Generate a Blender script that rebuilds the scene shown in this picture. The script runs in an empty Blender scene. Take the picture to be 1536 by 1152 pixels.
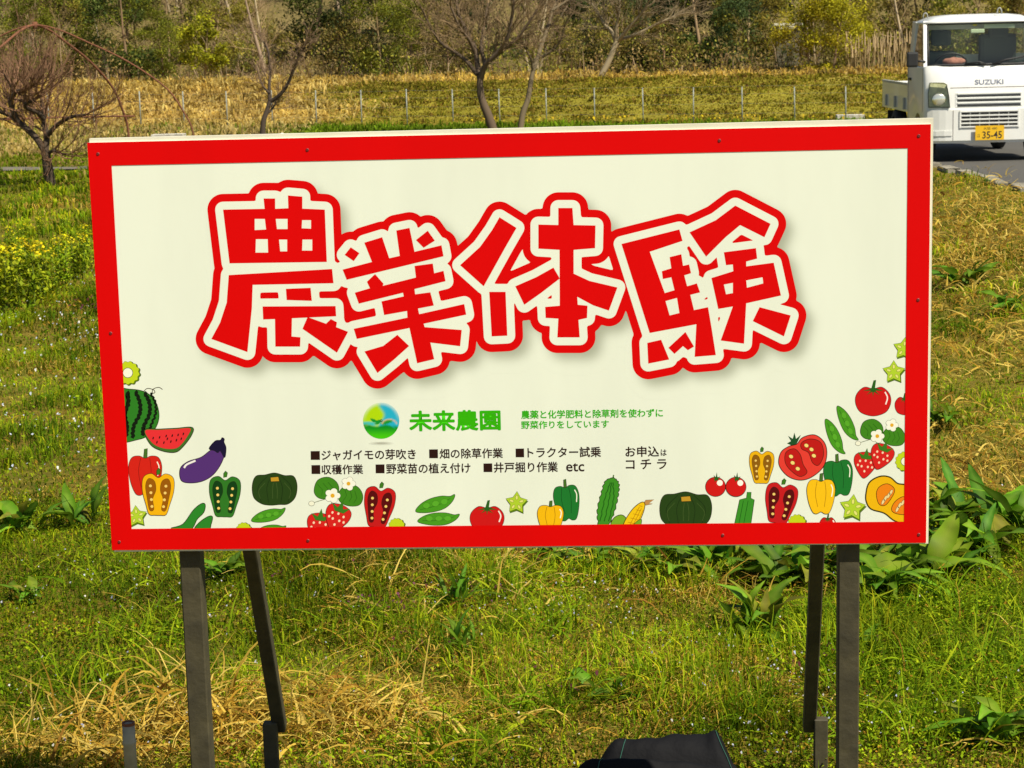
import bpy, bmesh, math, random
import numpy as np
from mathutils import Vector, Matrix

rng = np.random.default_rng(7)
random.seed(7)
R = math.radians
scene = bpy.context.scene
COL = scene.collection

# ------------------------------------------------------------------ camera
CAM = np.array([0.2777, -4.3189, 2.0])
YAW, PITCH, ROLL, FPX = -0.0631, 0.1731, -0.025, 2995.4      # FPX: focal length for a 1536 px wide frame
_f = np.array([math.sin(YAW)*math.cos(PITCH), math.cos(YAW)*math.cos(PITCH), -math.sin(PITCH)])
_r0 = np.array([math.cos(YAW), -math.sin(YAW), 0.0]); _u0 = np.cross(_r0, _f)
_r = _r0*math.cos(ROLL)+_u0*math.sin(ROLL); _u = -_r0*math.sin(ROLL)+_u0*math.cos(ROLL)
cam = bpy.data.cameras.new('camera'); camo = bpy.data.objects.new('camera', cam); COL.objects.link(camo)
cam.sensor_fit = 'HORIZONTAL'; cam.sensor_width = 36.0; cam.lens = FPX/1536*36.0
cam.clip_start = 0.05; cam.clip_end = 2000
cam.dof.use_dof = True; cam.dof.focus_distance = 4.4; cam.dof.aperture_fstop = 26.0
M = Matrix.Identity(4)
for i in range(3):
    M[i][0] = _r[i]; M[i][1] = _u[i]; M[i][2] = -_f[i]; M[i][3] = CAM[i]
camo.matrix_world = M
scene.camera = camo

# ------------------------------------------------------------------ sky and sun
SUN_EL, SUN_AZ = R(54), R(50)       # azimuth measured from straight behind the camera towards the right
sd = Vector((math.sin(SUN_AZ)*math.cos(SUN_EL), -math.cos(SUN_AZ)*math.cos(SUN_EL), math.sin(SUN_EL)))
world = bpy.data.worlds.new('World'); scene.world = world; world.use_nodes = True
wn = world.node_tree.nodes; wn.clear()
sky = wn.new('ShaderNodeTexSky'); sky.sky_type = 'NISHITA'; sky.sun_disc = False
sky.sun_elevation = SUN_EL; sky.sun_rotation = math.atan2(sd.x, sd.y)
bg = wn.new('ShaderNodeBackground'); bg.inputs[1].default_value = 0.062
wo = wn.new('ShaderNodeOutputWorld')
world.node_tree.links.new(sky.outputs[0], bg.inputs[0]); world.node_tree.links.new(bg.outputs[0], wo.inputs[0])
sl = bpy.data.lights.new('sun', 'SUN'); sl.energy = 5.0; sl.angle = R(0.5); sl.color = (1.0, 0.93, 0.78)
so = bpy.data.objects.new('sun', sl); COL.objects.link(so)
so.rotation_euler = (-sd).to_track_quat('-Z', 'Y').to_euler(); so.location = (10, -10, 20)
vs = scene.view_settings
vs.view_transform = 'Standard'; vs.look = 'None'; vs.exposure = 0.50; vs.gamma = 1.0; vs.use_curve_mapping = False
scene.cycles.max_bounces = 6; scene.cycles.transparent_max_bounces = 10

# ------------------------------------------------------------------ helpers
def ray(px, py): return (px-768)/FPX*_r-(py-576)/FPX*_u+_f
def atz(px, py, z):
    d = ray(px, py); return CAM+d*((z-CAM[2])/d[2])
def atd(px, py, t): return CAM+ray(px, py)*t
def lin(c):
    c = np.asarray(c, float)/255.0
    return np.where(c <= 0.04045, c/12.92, ((c+0.055)/1.055)**2.4)

def tag(o, label=None, cat=None, group=None, kind=None):
    if label: o['label'] = label
    if cat: o['category'] = cat
    if group: o['group'] = group
    if kind: o['kind'] = kind
    return o
def empty(name, loc=(0, 0, 0), rz=0.0):
    o = bpy.data.objects.new(name, None); COL.objects.link(o)
    o.location = loc; o.rotation_euler = (0, 0, rz); o.empty_display_size = 0.1
    return o
def link(name, me, mat=None, parent=None):
    o = bpy.data.objects.new(name, me); COL.objects.link(o)
    if mat is not None and len(me.materials) == 0: me.materials.append(mat)
    if parent is not None: o.parent = parent
    return o
def mesh_np(name, V, F, col=None, smooth=False):
    """V (n,3), F (m,k) one face size; col (n,3) linear colours"""
    V = np.asarray(V, np.float32); F = np.asarray(F, np.int32)
    me = bpy.data.meshes.new(name)
    me.vertices.add(len(V)); me.vertices.foreach_set('co', V.ravel())
    k = F.shape[1]; me.loops.add(F.size); me.loops.foreach_set('vertex_index', F.ravel())
    me.polygons.add(len(F)); me.polygons.foreach_set('loop_start', np.arange(len(F), dtype=np.int32)*k)
    me.polygons.foreach_set('loop_total', np.full(len(F), k, np.int32))
    if smooth: me.polygons.foreach_set('use_smooth', np.ones(len(F), bool))
    if col is not None:
        a = me.attributes.new('Col', 'FLOAT_COLOR', 'POINT')
        c = np.ones((len(V), 4), np.float32); c[:, :3] = col
        a.data.foreach_set('color', c.ravel())
    me.update(calc_edges=True)
    return me
def bm_mesh(name, bm, smooth=False):
    me = bpy.data.meshes.new(name); bmesh.ops.recalc_face_normals(bm, faces=bm.faces)
    bm.to_mesh(me); bm.free()
    if smooth:
        for p in me.polygons: p.use_smooth = True
    return me
def bm_box(bm, x0, x1, y0, y1, z0, z1, bevel=0.0):
    vs_ = [bm.verts.new(p) for p in ((x0,y0,z0),(x1,y0,z0),(x1,y1,z0),(x0,y1,z0),(x0,y0,z1),(x1,y0,z1),(x1,y1,z1),(x0,y1,z1))]
    fs = [bm.faces.new([vs_[i] for i in q]) for q in ((3,2,1,0),(4,5,6,7),(0,1,5,4),(1,2,6,5),(2,3,7,6),(3,0,4,7))]
    if bevel > 0:
        es = list({e for f in fs for e in f.edges})
        bmesh.ops.bevel(bm, geom=es, offset=bevel, segments=2, affect='EDGES', profile=0.6)
def box(name, x0, x1, y0, y1, z0, z1, mat, parent=None, bevel=0.0):
    bm = bmesh.new(); bm_box(bm, x0, x1, y0, y1, z0, z1, bevel)
    return link(name, bm_mesh(name, bm), mat, parent)
def tube_arrays(pts, rad, n=6, cap=True):
    pts = np.asarray(pts, float); rad = np.broadcast_to(np.asarray(rad, float), (len(pts),))
    V = []; F = []
    prev = None
    for i, p in enumerate(pts):
        a = pts[max(i-1, 0)]; b = pts[min(i+1, len(pts)-1)]
        d = b-a; d = d/(np.linalg.norm(d)+1e-9)
        if prev is None:
            ref = np.array([0, 0, 1.0]) if abs(d[2]) < .9 else np.array([1.0, 0, 0])
            s = np.cross(d, ref)
        else: s = prev-d*np.dot(prev, d)
        s = s/(np.linalg.norm(s)+1e-9); prev = s
        q = np.cross(d, s)
        for k in range(n):
            a_ = 2*math.pi*k/n
            V.append(p+rad[i]*(math.cos(a_)*s+math.sin(a_)*q))
    for i in range(len(pts)-1):
        for k in range(n):
            a_ = i*n+k; b_ = i*n+(k+1) % n
            F.append((a_, b_, b_+n, a_+n))
    return V, F
def tube(name, pts, rad, mat, parent=None, n=8):
    V, F = tube_arrays(pts, rad, n)
    m = len(V); k = len(pts)
    F = [tuple(f) for f in F]+[tuple(range(n-1, -1, -1)), tuple(range((k-1)*n, k*n))]
    me = bpy.data.meshes.new(name); me.from_pydata([tuple(v) for v in V], [], F); me.update()
    for p in me.polygons[:-2]: p.use_smooth = True
    return link(name, me, mat, parent)

_tab = rng.random((256, 256))
def vnoise(x, y):
    x = np.asarray(x, float); y = np.asarray(y, float)
    xi = np.floor(x).astype(int); yi = np.floor(y).astype(int)
    fx = x-xi; fy = y-yi; fx = fx*fx*(3-2*fx); fy = fy*fy*(3-2*fy)
    a = _tab[xi % 256, yi % 256]; b = _tab[(xi+1) % 256, yi % 256]
    c = _tab[xi % 256, (yi+1) % 256]; d = _tab[(xi+1) % 256, (yi+1) % 256]
    return (a*(1-fx)+b*fx)*(1-fy)+(c*(1-fx)+d*fx)*fy
def fbm(x, y, o=3):
    s = 0; w = 0
    for i in range(o):
        k = 2.0**i; s = s+vnoise(x*k+17*i, y*k+31*i)/k; w += 1/k
    return s/w
def sstep(a, b, x):
    t = np.clip((np.asarray(x, float)-a)/(b-a), 0, 1); return t*t*(3-2*t)

# ------------------------------------------------------------------ materials
def mat_new(name):
    m = bpy.data.materials.new(name); m.use_nodes = True
    nt = m.node_tree; nt.nodes.clear()
    return m, nt, nt.nodes, nt.links
def mat_plain(name, c, rough=0.6, metal=0.0, noise=0.0, nscale=20.0, bump=0.0, spec=0.5, coat=0.0, c2=None):
    m, nt, N, L = mat_new(name)
    b = N.new('ShaderNodeBsdfPrincipled'); o = N.new('ShaderNodeOutputMaterial'); L.new(b.outputs[0], o.inputs[0])
    b.inputs['Base Color'].default_value = (*c, 1); b.inputs['Roughness'].default_value = rough
    b.inputs['Metallic'].default_value = metal; b.inputs['Specular IOR Level'].default_value = spec
    b.inputs['Coat Weight'].default_value = coat
    tc = N.new('ShaderNodeTexCoord')
    nz = N.new('ShaderNodeTexNoise'); nz.inputs['Scale'].default_value = nscale; nz.inputs['Detail'].default_value = 6
    L.new(tc.outputs['Object'], nz.inputs['Vector'])
    if noise > 0 or c2 is not None:
        mx = N.new('ShaderNodeMix'); mx.data_type = 'RGBA'
        c2 = c2 if c2 is not None else tuple(max(0, v*(1-noise)) for v in c)
        mx.inputs[6].default_value = (*c, 1); mx.inputs[7].default_value = (*c2, 1)
        rp = N.new('ShaderNodeMapRange'); rp.inputs[1].default_value = .35; rp.inputs[2].default_value = .7
        L.new(nz.outputs[0], rp.inputs[0]); L.new(rp.outputs[0], mx.inputs[0]); L.new(mx.outputs[2], b.inputs['Base Color'])
    if bump > 0:
        bp = N.new('ShaderNodeBump'); bp.inputs['Strength'].default_value = bump; bp.inputs['Distance'].default_value = 0.01
        L.new(nz.outputs[0], bp.inputs['Height']); L.new(bp.outputs[0], b.inputs['Normal'])
    return m
def mat_leaf(name, trans=0.35, rough=0.6, rand=0.12, spec=0.1):
    """colour comes from the mesh's own Col attribute, with a small shift per object"""
    m, nt, N, L = mat_new(name)
    at = N.new('ShaderNodeAttribute'); at.attribute_name = 'Col'
    oi = N.new('ShaderNodeObjectInfo')
    mr = N.new('ShaderNodeMapRange'); mr.inputs[3].default_value = 1-rand*1.6; mr.inputs[4].default_value = 1+rand*1.6
    L.new(oi.outputs['Random'], mr.inputs[0])
    mh = N.new('ShaderNodeMapRange'); mh.inputs[3].default_value = .5-rand*.10; mh.inputs[4].default_value = .5+rand*.10
    L.new(oi.outputs['Random'], mh.inputs[0])
    hs = N.new('ShaderNodeHueSaturation'); L.new(at.outputs['Color'], hs.inputs['Color'])
    L.new(mr.outputs[0], hs.inputs['Value']); L.new(mh.outputs[0], hs.inputs['Hue'])
    b = N.new('ShaderNodeBsdfPrincipled'); b.inputs['Roughness'].default_value = rough; b.inputs['Specular IOR Level'].default_value = spec
    tr = N.new('ShaderNodeBsdfTranslucent'); mx = N.new('ShaderNodeMixShader'); mx.inputs[0].default_value = trans
    L.new(hs.outputs[0], b.inputs['Base Color']); L.new(hs.outputs[0], tr.inputs[0])
    L.new(b.outputs[0], mx.inputs[1]); L.new(tr.outputs[0], mx.inputs[2])
    o = N.new('ShaderNodeOutputMaterial'); L.new(mx.outputs[0], o.inputs[0])
    return m
def mat_print(name):
    m, nt, N, L = mat_new(name)
    at = N.new('ShaderNodeAttribute'); at.attribute_name = 'Col'
    b = N.new('ShaderNodeBsdfPrincipled'); b.inputs['Roughness'].default_value = 0.5; b.inputs['Specular IOR Level'].default_value = 0.12
    tc = N.new('ShaderNodeTexCoord'); nz = N.new('ShaderNodeTexNoise'); nz.inputs['Scale'].default_value = 3.0; nz.inputs['Detail'].default_value = 8
    L.new(tc.outputs['Object'], nz.inputs['Vector'])
    mp_ = N.new('ShaderNodeMapping'); mp_.inputs['Scale'].default_value = (2.2, 1, .5); L.new(tc.outputs['Object'], mp_.inputs[0]); L.new(mp_.outputs[0], nz.inputs['Vector'])
    mr = N.new('ShaderNodeMapRange'); mr.inputs[1].default_value = .3; mr.inputs[2].default_value = .6; mr.inputs[3].default_value = .94; mr.inputs[4].default_value = 1.0
    L.new(nz.outputs[0], mr.inputs[0])
    mm = N.new('ShaderNodeMix'); mm.data_type = 'RGBA'; mm.blend_type = 'MULTIPLY'; mm.inputs[0].default_value = 1.0
    L.new(at.outputs['Color'], mm.inputs[6]); L.new(mr.outputs[0], mm.inputs[7]); L.new(mm.outputs[2], b.inputs['Base Color'])
    o = N.new('ShaderNodeOutputMaterial'); L.new(b.outputs[0], o.inputs[0])
    return m
LEAF = mat_leaf('leaf'); TWIG = mat_leaf('bark_twigs', trans=0.0, rough=0.9, rand=0.15, spec=0.1)
GRASS = mat_leaf('grass', trans=0.40, rough=0.7, rand=0.0, spec=0.05)
PRINT = mat_print('sign_print')
CONC = mat_plain('concrete', (.55, .52, .44), .9, noise=.35, nscale=8, bump=.3)
RUST = mat_plain('rusty_pipe', (.12, .040, .020), .9, c2=(.22, .085, .035), nscale=30, bump=.2)

# ------------------------------------------------------------------ terrain
def road_edge(y): return 3.75-0.10*(np.clip(y, -30, 26)-19.0)
def road_z(y): return 0.40-0.80*sstep(23, 47, y)
def bank_d(x, y):
    return (y-(49.5-0.338*np.clip(x, -60, 45)))*0.947
def H(x, y):
    x = np.asarray(x, float); y = np.asarray(y, float)
    z = -0.20*sstep(8, 27, y)-0.22*sstep(28, 48, y)
    z = z+0.05*(fbm(x*.7+5, y*.7, 2)-.5)*sstep(-1, 1.2, y)+0.10*(fbm(x*.16, y*.16, 2)-.5)*sstep(4, 10, y)*(1-sstep(40, 48, y))
    d = x-road_edge(y); t = sstep(-2.4, -0.15, d)*(1-sstep(5.2, 8.0, d))*(1-sstep(44, 50, y))
    z = z*(1-t)+(road_z(y)-0.012)*t
    bd = bank_d(x, y)
    z = z+1.05*sstep(0, 6.2, bd)+0.12*sstep(0.5, 5, bd)*(fbm(x*.5, y*.5, 3)-.5)
    hill = np.clip(bd-15, 0, 400); z = z+0.30*hill*(1-np.exp(-hill/9.0))*np.clip(1.15-hill/420, .3, 1.2)*(0.8+0.4*fbm(x*.02+3, y*.02, 2))
    return z
def ground_pt(px, py):
    z = 0.0
    for _ in range(25):
        p = atz(px, py, z); z = 0.5*z+0.5*float(H(p[0], p[1]))
    return np.array([p[0], p[1], float(H(p[0], p[1]))])

def warp(n, a, b, c, k):
    """n samples from a to b, dense about c"""
    s0 = math.asinh((a-c)/k); s1 = math.asinh((b-c)/k)
    return c+k*np.sinh(np.linspace(s0, s1, n))
gx = warp(210, -320, 320, -2, 9); gy = warp(300, -120, 420, 4, 12)
X, Y = np.meshgrid(gx, gy); Z = H(X, Y)
idx = np.arange(X.size).reshape(X.shape)
F = np.stack([idx[:-1, :-1], idx[:-1, 1:], idx[1:, 1:], idx[1:, :-1]], -1).reshape(-1, 4)
def ground_col(x, y):
    n = fbm(x*1.1, y*1.1, 4)[..., None]; n2 = fbm(x*.25+9, y*.25, 3)[..., None]
    g = np.array([.085, .105, .008]); s = np.array([.20, .125, .022]); dk = np.array([.10, .08, .03])
    c = g*(1-n)+s*n; c = c*(.75+.5*n2)
    bd = bank_d(x, y)[..., None]
    bank = sstep(-0.5, 0.6, bd); dry = sstep(-7.5, -10.5, x+0*y)[..., None]
    bc = np.array([.205, .175, .02])*(.5+1.0*n)*(1-dry)+np.array([.33, .215, .06])*(.7+.6*n)*dry
    c = c*(1-bank)+bc*bank
    strip = sstep(-5, -2.5, bd)*(1-sstep(-.9, -.1, bd)); strip = strip*(1-dry)
    c = c*(1-strip)+np.array([.10, .15, .008])*(.8+.4*n)*strip
    gold = sstep(5.2, 6.4, bd)*(1-sstep(10, 12, bd)); c = c*(1-gold)+np.array([.34, .23, .065])*(.7+.6*n)*gold
    fo = sstep(10, 13, bd); c = c*(1-fo)+(dk*(.8+n)+np.array([.03, .02, .008]))*fo
    return c
gm, nt, N, L = mat_new('ground_soil')
at = N.new('ShaderNodeAttribute'); at.attribute_name = 'Col'
tc = N.new('ShaderNodeTexCoord'); nz = N.new('ShaderNodeTexNoise'); nz.inputs['Scale'].default_value = 9; nz.inputs['Detail'].default_value = 10; nz.inputs['Roughness'].default_value = .7
L.new(tc.outputs['Object'], nz.inputs['Vector'])
mr = N.new('ShaderNodeMapRange'); mr.inputs[1].default_value = .25; mr.inputs[2].default_value = .75; mr.inputs[3].default_value = .45; mr.inputs[4].default_value = 1.5
L.new(nz.outputs[0], mr.inputs[0])
mm = N.new('ShaderNodeMix'); mm.data_type = 'RGBA'; mm.blend_type = 'MULTIPLY'; mm.inputs[0].default_value = 1
L.new(at.outputs['Color'], mm.inputs[6]); L.new(mr.outputs[0], mm.inputs[7])
b = N.new('ShaderNodeBsdfPrincipled'); b.inputs['Roughness'].default_value = .95; b.inputs['Specular IOR Level'].default_value = .1
L.new(mm.outputs[2], b.inputs['Base Color'])
bp = N.new('ShaderNodeBump'); bp.inputs['Strength'].default_value = .8; bp.inputs['Distance'].default_value = .03
L.new(nz.outputs[0], bp.inputs['Height']); L.new(bp.outputs[0], b.inputs['Normal'])
o = N.new('ShaderNodeOutputMaterial'); L.new(b.outputs[0], o.inputs[0])
gr = link('ground', mesh_np('ground', np.stack([X, Y, Z], -1).reshape(-1, 3), F, ground_col(X, Y).reshape(-1, 3), True), gm)
tag(gr, 'weedy field ground sloping to a low bank and wooded hill', kind='structure')

# road on the right, its broken concrete edging, and the narrow path at far left
ASPH = mat_plain('asphalt', (.085, .08, .07), .9, noise=.35, nscale=60, bump=.35)
ry = np.linspace(-40, 46, 130); rows = []
for k in np.linspace(0, 1, 7):
    xe = road_edge(ry)+0.02*np.sin(ry*3.1)*(k == 0); rows.append(np.stack([xe+k*4.8, ry, road_z(ry)+0.012+0*ry], -1))
V = np.stack(rows, 1).reshape(-1, 3); n7 = 7; F = []
for i in range(len(ry)-1):
    for k in range(6): F.append((i*n7+k, i*n7+k+1, (i+1)*n7+k+1, (i+1)*n7+k))
rd = link('road', mesh_np('road', V, F), ASPH); tag(rd, 'grey asphalt farm road under the white truck', kind='structure')
EDGE = mat_plain('old_edging', (.30, .27, .20), .95, noise=.5, nscale=10, bump=.3)
for yy in np.arange(9.0, 23.5, 0.92):
    bm = bmesh.new(); L_ = random.uniform(.35, .7)
    bm_box(bm, -.07, .07, -L_/2, L_/2, -.10, .035, .012)
    for v in bm.verts: v.co += Vector((random.uniform(-.012, .012), random.uniform(-.02, .02), 0))
    e = link('edging_stone', bm_mesh('edging_stone', bm), EDGE, rd)
    e.location = (float(road_edge(yy))-.06+random.uniform(-.03, .03), yy, float(road_z(yy))); e.rotation_euler = (random.uniform(-.04, .04), random.uniform(-.05, .05), R(5.7)+random.uniform(-.12, .12))
px_ = np.linspace(-40, 2.5, 90); V = []; F = []
for i, x in enumerate(px_):
    for k, w in enumerate((-.55, -.2, .2, .55)):
        y = 31.3+.02*x+w+.08*math.sin(x*1.3); V.append((x, y, float(H(x, y))+.03))
for i in range(len(px_)-1):
    for k in range(3): F.append((i*4+k, (i+1)*4+k, (i+1)*4+k+1, i*4+k+1))
tag(link('path', mesh_np('path', V, F), mat_plain('path_dirt', (.16, .14, .10), .95, noise=.4, nscale=4)), 'narrow pale path behind the small bare tree', kind='structure')

# ------------------------------------------------------------------ grass, weeds and straw (uncountable)
def blades(xy, h, w, lean, col, tipcol=None):
    n = len(xy); z = H(xy[:, 0], xy[:, 1]); B = np.column_stack([xy, z-0.01])
    a = rng.random(n)*2*np.pi; fa = a+np.pi/2+rng.normal(0, .5, n)
    D = np.column_stack([np.cos(a), np.sin(a), np.zeros(n)]); S = np.column_stack([np.cos(fa), np.sin(fa), np.zeros(n)])*(w/2)[:, None]
    up = np.array([0, 0, 1.0]); hh = h[:, None]; ll = (lean*h)[:, None]
    mid = B+up*hh*.6+D*ll*.35; tip = B+up*hh*np.clip(1-.45*lean[:, None], .25, 1)+D*ll
    V = np.stack([B-S*.8, B+S*.8, mid+S, mid-S, tip], 1).reshape(-1, 3)
    i = np.arange(n)[:, None]*5
    T = np.concatenate([i+np.array([[0, 1, 2]]), i+np.array([[0, 2, 3]]), i+np.array([[3, 2, 4]])], 1).reshape(-1, 3)
    tc_ = col if tipcol is None else tipcol
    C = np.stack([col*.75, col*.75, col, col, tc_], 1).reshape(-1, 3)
    return V, T, C
def leaflets(P, size, col, tilt=0.6, asp=1.7):
    """small oval leaves as kites"""
    n = len(P); a = rng.random(n)*2*np.pi; t = rng.normal(0, tilt, n)
    D = np.column_stack([np.cos(a)*np.cos(t), np.sin(a)*np.cos(t), np.sin(t)])
    S = np.column_stack([-np.sin(a), np.cos(a), rng.normal(0, .35, n)])
    s = size[:, None]
    V = np.stack([P-D*s*.5, P+S*s*.5/asp-D*s*.05, P+D*s*.5, P-S*s*.5/asp-D*s*.05], 1).reshape(-1, 3)
    i = np.arange(n)[:, None]*4
    T = np.concatenate([i+np.array([[0, 1, 2]]), i+np.array([[0, 2, 3]])], 1).reshape(-1, 3)
    return V, T, np.repeat(col, 4, 0)
def join(parts):
    Vs, Ts, Cs = [], [], []; k = 0
    for V, T, C in parts:
        Vs.append(V); Ts.append(np.asarray(T)+k); Cs.append(C); k += len(V)
    return np.concatenate(Vs), np.concatenate(Ts), np.concatenate(Cs)
def pick(n, palette, weights):
    palette = np.array(palette); w = np.array(weights, float)
    i = rng.choice(len(palette), n, p=w/w.sum()); return palette[i]*rng.uniform(.75, 1.25, (n, 1))
def scatter(n, x0, x1, y0, y1): return np.column_stack([rng.uniform(x0, x1, n), rng.uniform(y0, y1, n)])
def stuff(name, parts, label, mat=GRASS):
    V, T, C = join(parts); o = link(name, mesh_np(name, V, T, C), mat)
    return tag(o, label, name.replace('_', ' ').split()[-1], kind='stuff')
GREENS = [(.18, .262, .006), (.275, .345, .008), (.095, .175, .005), (.41, .38, .012)]
STRAWS = [(.54, .37, .06), (.42, .25, .03), (.64, .48, .11), (.28, .14, .022)]
def dryness(x, y):
    """where last year's grass lies: patches, the bank at the right, the heap round the left post"""
    d = sstep(.50, .70, fbm(x*.9+3, y*.9+1, 3))*.65
    d = np.maximum(d, .95*np.exp(-(((x+.95)/.50)**2+((y-1.20)/.32)**2)))
    d = np.maximum(d, .75*np.exp(-(((x+.35)/.45)**2+((y-3.2)/.4)**2)))
    d = np.maximum(d, .45*np.exp(-(((x+.35)/.35)**2+((y-1.35)/.25)**2)))
    d = np.maximum(d, sstep(9.5, 12, y)*sstep(1.2, 2.2, x)*(.55+.45*sstep(.35, .6, fbm(x*.8, y*.8, 2))))
    d = np.maximum(d, .9*np.exp(-(((x-2.0)/.7)**2+((y-4.9)/.8)**2)))
    return d
def veg_zone(n, x0, x1, y0, y1, hs, ws, keep=None):
    p = scatter(n, x0, x1, y0, y1)
    d = p[:, 0]-road_edge(p[:, 1]); p = p[((d < -.12) | (d > 5.0)) & (np.abs(p[:, 1]-31.3-.02*p[:, 0]) > .62)]
    if keep is not None: p = p[keep(p[:, 0], p[:, 1])]
    n = len(p); dr = dryness(p[:, 0], p[:, 1]); isd = rng.random(n) < dr*.75
    lush = fbm(p[:, 0]*1.3+40, p[:, 1]*1.3, 3)
    tall = sstep(.50, .72, fbm(p[:, 0]*2.1+11, p[:, 1]*2.1+7, 2))
    dkp = fbm(p[:, 0]*2.6+90, p[:, 1]*2.6+4, 2)
    col = pick(n, GREENS, [3, 3, 2, 1.2])*(.42+.95*sstep(.28, .72, lush))[:, None]; m_ = rng.random(n) < .8*sstep(.52, .68, dkp); col[m_] = col[m_]*.2+pick(int(m_.sum()), [(.055, .125, .004), (.09, .165, .005)], [1, 1])*.8; col[isd] = pick(int(isd.sum()), STRAWS, [3, 2, 1.6, 1.4])
    h = hs*rng.uniform(.5, 1.15, n)*(.55+1.25*tall); h[isd] *= .8
    w = ws*rng.uniform(.6, 1.4, n); w[isd] *= .7
    lean = np.abs(rng.normal(.55, .35, n)); lean[isd] += .9
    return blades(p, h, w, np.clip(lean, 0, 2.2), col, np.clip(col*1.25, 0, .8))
def heap_z(p, top): return H(p[:, 0], p[:, 1])+rng.random(len(p))**1.4*top

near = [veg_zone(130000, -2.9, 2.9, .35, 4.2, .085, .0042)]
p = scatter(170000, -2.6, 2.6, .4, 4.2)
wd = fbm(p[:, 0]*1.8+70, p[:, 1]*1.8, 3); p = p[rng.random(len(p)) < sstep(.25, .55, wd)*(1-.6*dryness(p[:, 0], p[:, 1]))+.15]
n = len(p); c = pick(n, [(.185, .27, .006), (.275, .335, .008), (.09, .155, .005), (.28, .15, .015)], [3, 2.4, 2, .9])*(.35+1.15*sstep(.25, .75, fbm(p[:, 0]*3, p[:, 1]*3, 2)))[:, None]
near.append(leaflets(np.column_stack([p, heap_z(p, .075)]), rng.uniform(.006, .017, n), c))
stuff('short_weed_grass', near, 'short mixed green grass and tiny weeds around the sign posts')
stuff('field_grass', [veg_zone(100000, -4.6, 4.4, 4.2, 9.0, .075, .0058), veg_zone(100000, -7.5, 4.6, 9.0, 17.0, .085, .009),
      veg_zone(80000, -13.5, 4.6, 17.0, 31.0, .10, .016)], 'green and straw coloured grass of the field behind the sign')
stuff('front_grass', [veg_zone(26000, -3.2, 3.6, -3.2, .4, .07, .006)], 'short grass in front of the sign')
p = scatter(40000, -7.5, 4.4, 4.2, 17.0); p = p[(p[:, 0] < road_edge(p[:, 1])-.2)]
p = p[rng.random(len(p)) < .9*(1-dryness(p[:, 0], p[:, 1]))]; n = len(p)
c = pick(n, [(.16, .26, .006), (.25, .34, .010), (.10, .18, .005), (.34, .20, .025)], [3, 2, 2, 1.3])
stuff('field_weeds', [leaflets(np.column_stack([p, heap_z(p, .12)]), rng.uniform(.014, .036, n), c)], 'low leafy weeds mixed through the field grass')

# bent straw lying in tangles
def straw(n, cx, cy, sx, sy, top, L0, L1, wid=.0035, pal=None, steep=.45):
    parts_V = []; parts_T = []; parts_C = []
    K = 6; p = np.column_stack([rng.normal(cx, sx, n), rng.normal(cy, sy, n)])
    a = rng.random(n)*2*np.pi; bend = rng.normal(0, .55, n); L_ = rng.uniform(L0, L1, n); z0 = rng.random(n)*top*np.exp(-((p[:, 0]-cx)/sx/2)**2)
    el = rng.normal(steep, .4, n); cur = p.copy(); zz = H(p[:, 0], p[:, 1])+z0
    col = pick(n, STRAWS, [4, 2, 3, 1]) if pal is None else pick(n, pal, [1]*len(pal))
    pts = []
    for k in range(K):
        pts.append(np.column_stack([cur, zz]))
        st = L_/K; cur = cur+np.column_stack([np.cos(a)*np.cos(el), np.sin(a)*np.cos(el)])*st[:, None]
        zz = np.maximum(zz+np.sin(el)*st, H(cur[:, 0], cur[:, 1])+.005); a = a+bend*.35; el = el-.42*rng.random(n)
    P = np.stack(pts, 1); side = np.column_stack([-np.sin(a), np.cos(a), rng.normal(0, .6, n)])[:, None, :]*(wid*rng.uniform(.5, 1.2, n))[:, None, None]
    wk = np.linspace(1, .25, K)[None, :, None]
    V = np.stack([P-side*wk, P+side*wk], 2).reshape(-1, 3)
    i = (np.arange(n)*K*2)[:, None]; T = []
    for k in range(K-1):
        q = k*2; T += [i+np.array([[q, q+1, q+3]]), i+np.array([[q, q+3, q+2]])]
    T = np.concatenate(T, 1).reshape(-1, 3)
    return V, T, np.repeat(col, K*2, 0)
stuff('dry_straw', [straw(620, -.98, 1.20, .24, .15, .13, .10, .34, .0040), straw(240, -.66, 1.28, .13, .12, .08, .10, .30, .0038), straw(500, -1.35, 1.0, .2, .15, .06, .1, .3),
      straw(420, -.35, 1.35, .22, .16, .05, .1, .25), straw(500, -.15, 3.2, .35, .3, .06, .1, .3), straw(240, .35, 3.05, .25, .2, .04, .1, .25),
      straw(260, .72, 2.7, .3, .25, .04, .1, .25), straw(450, -.75, 2.9, .35, .35, .05, .1, .3), straw(300, 1.55, 1.2, .5, .5, .04, .1, .25)],
      'tangled yellow straw of last year\'s grass round the left sign post')
GA = [(.15, .265, .006), (.23, .33, .008), (.32, .38, .012), (.10, .18, .005)]
stuff('arching_green_grass', [straw(k, cx, cy, sp, sp*.8, .02, .10, .24, .0034, GA, 1.0) for cx, cy, sp, k in ((1.02, 1.75, .16, 420), (1.28, 1.35, .18, 460), (1.48, 1.75, .18, 420), (1.15, 2.35, .15, 320), (1.45, 2.4, .15, 300), (1.0, 1.15, .12, 220), (.30, 1.65, .12, 200), (-.05, 1.45, .10, 180), (.62, 2.05, .12, 180), (-.28, 2.75, .12, 240), (-.1, 2.2, .12, 180), (-.62, 2.2, .14, 200), (-1.35, 2.2, .14, 200), (-1.5, 1.6, .14, 180), (.55, 1.35, .1, 140), (-.2, 1.05, .12, 160), (1.7, 3.0, .2, 260), (-1.7, 2.9, .2, 240))],
      'longer arching green grass in clumps round the right post')
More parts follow.
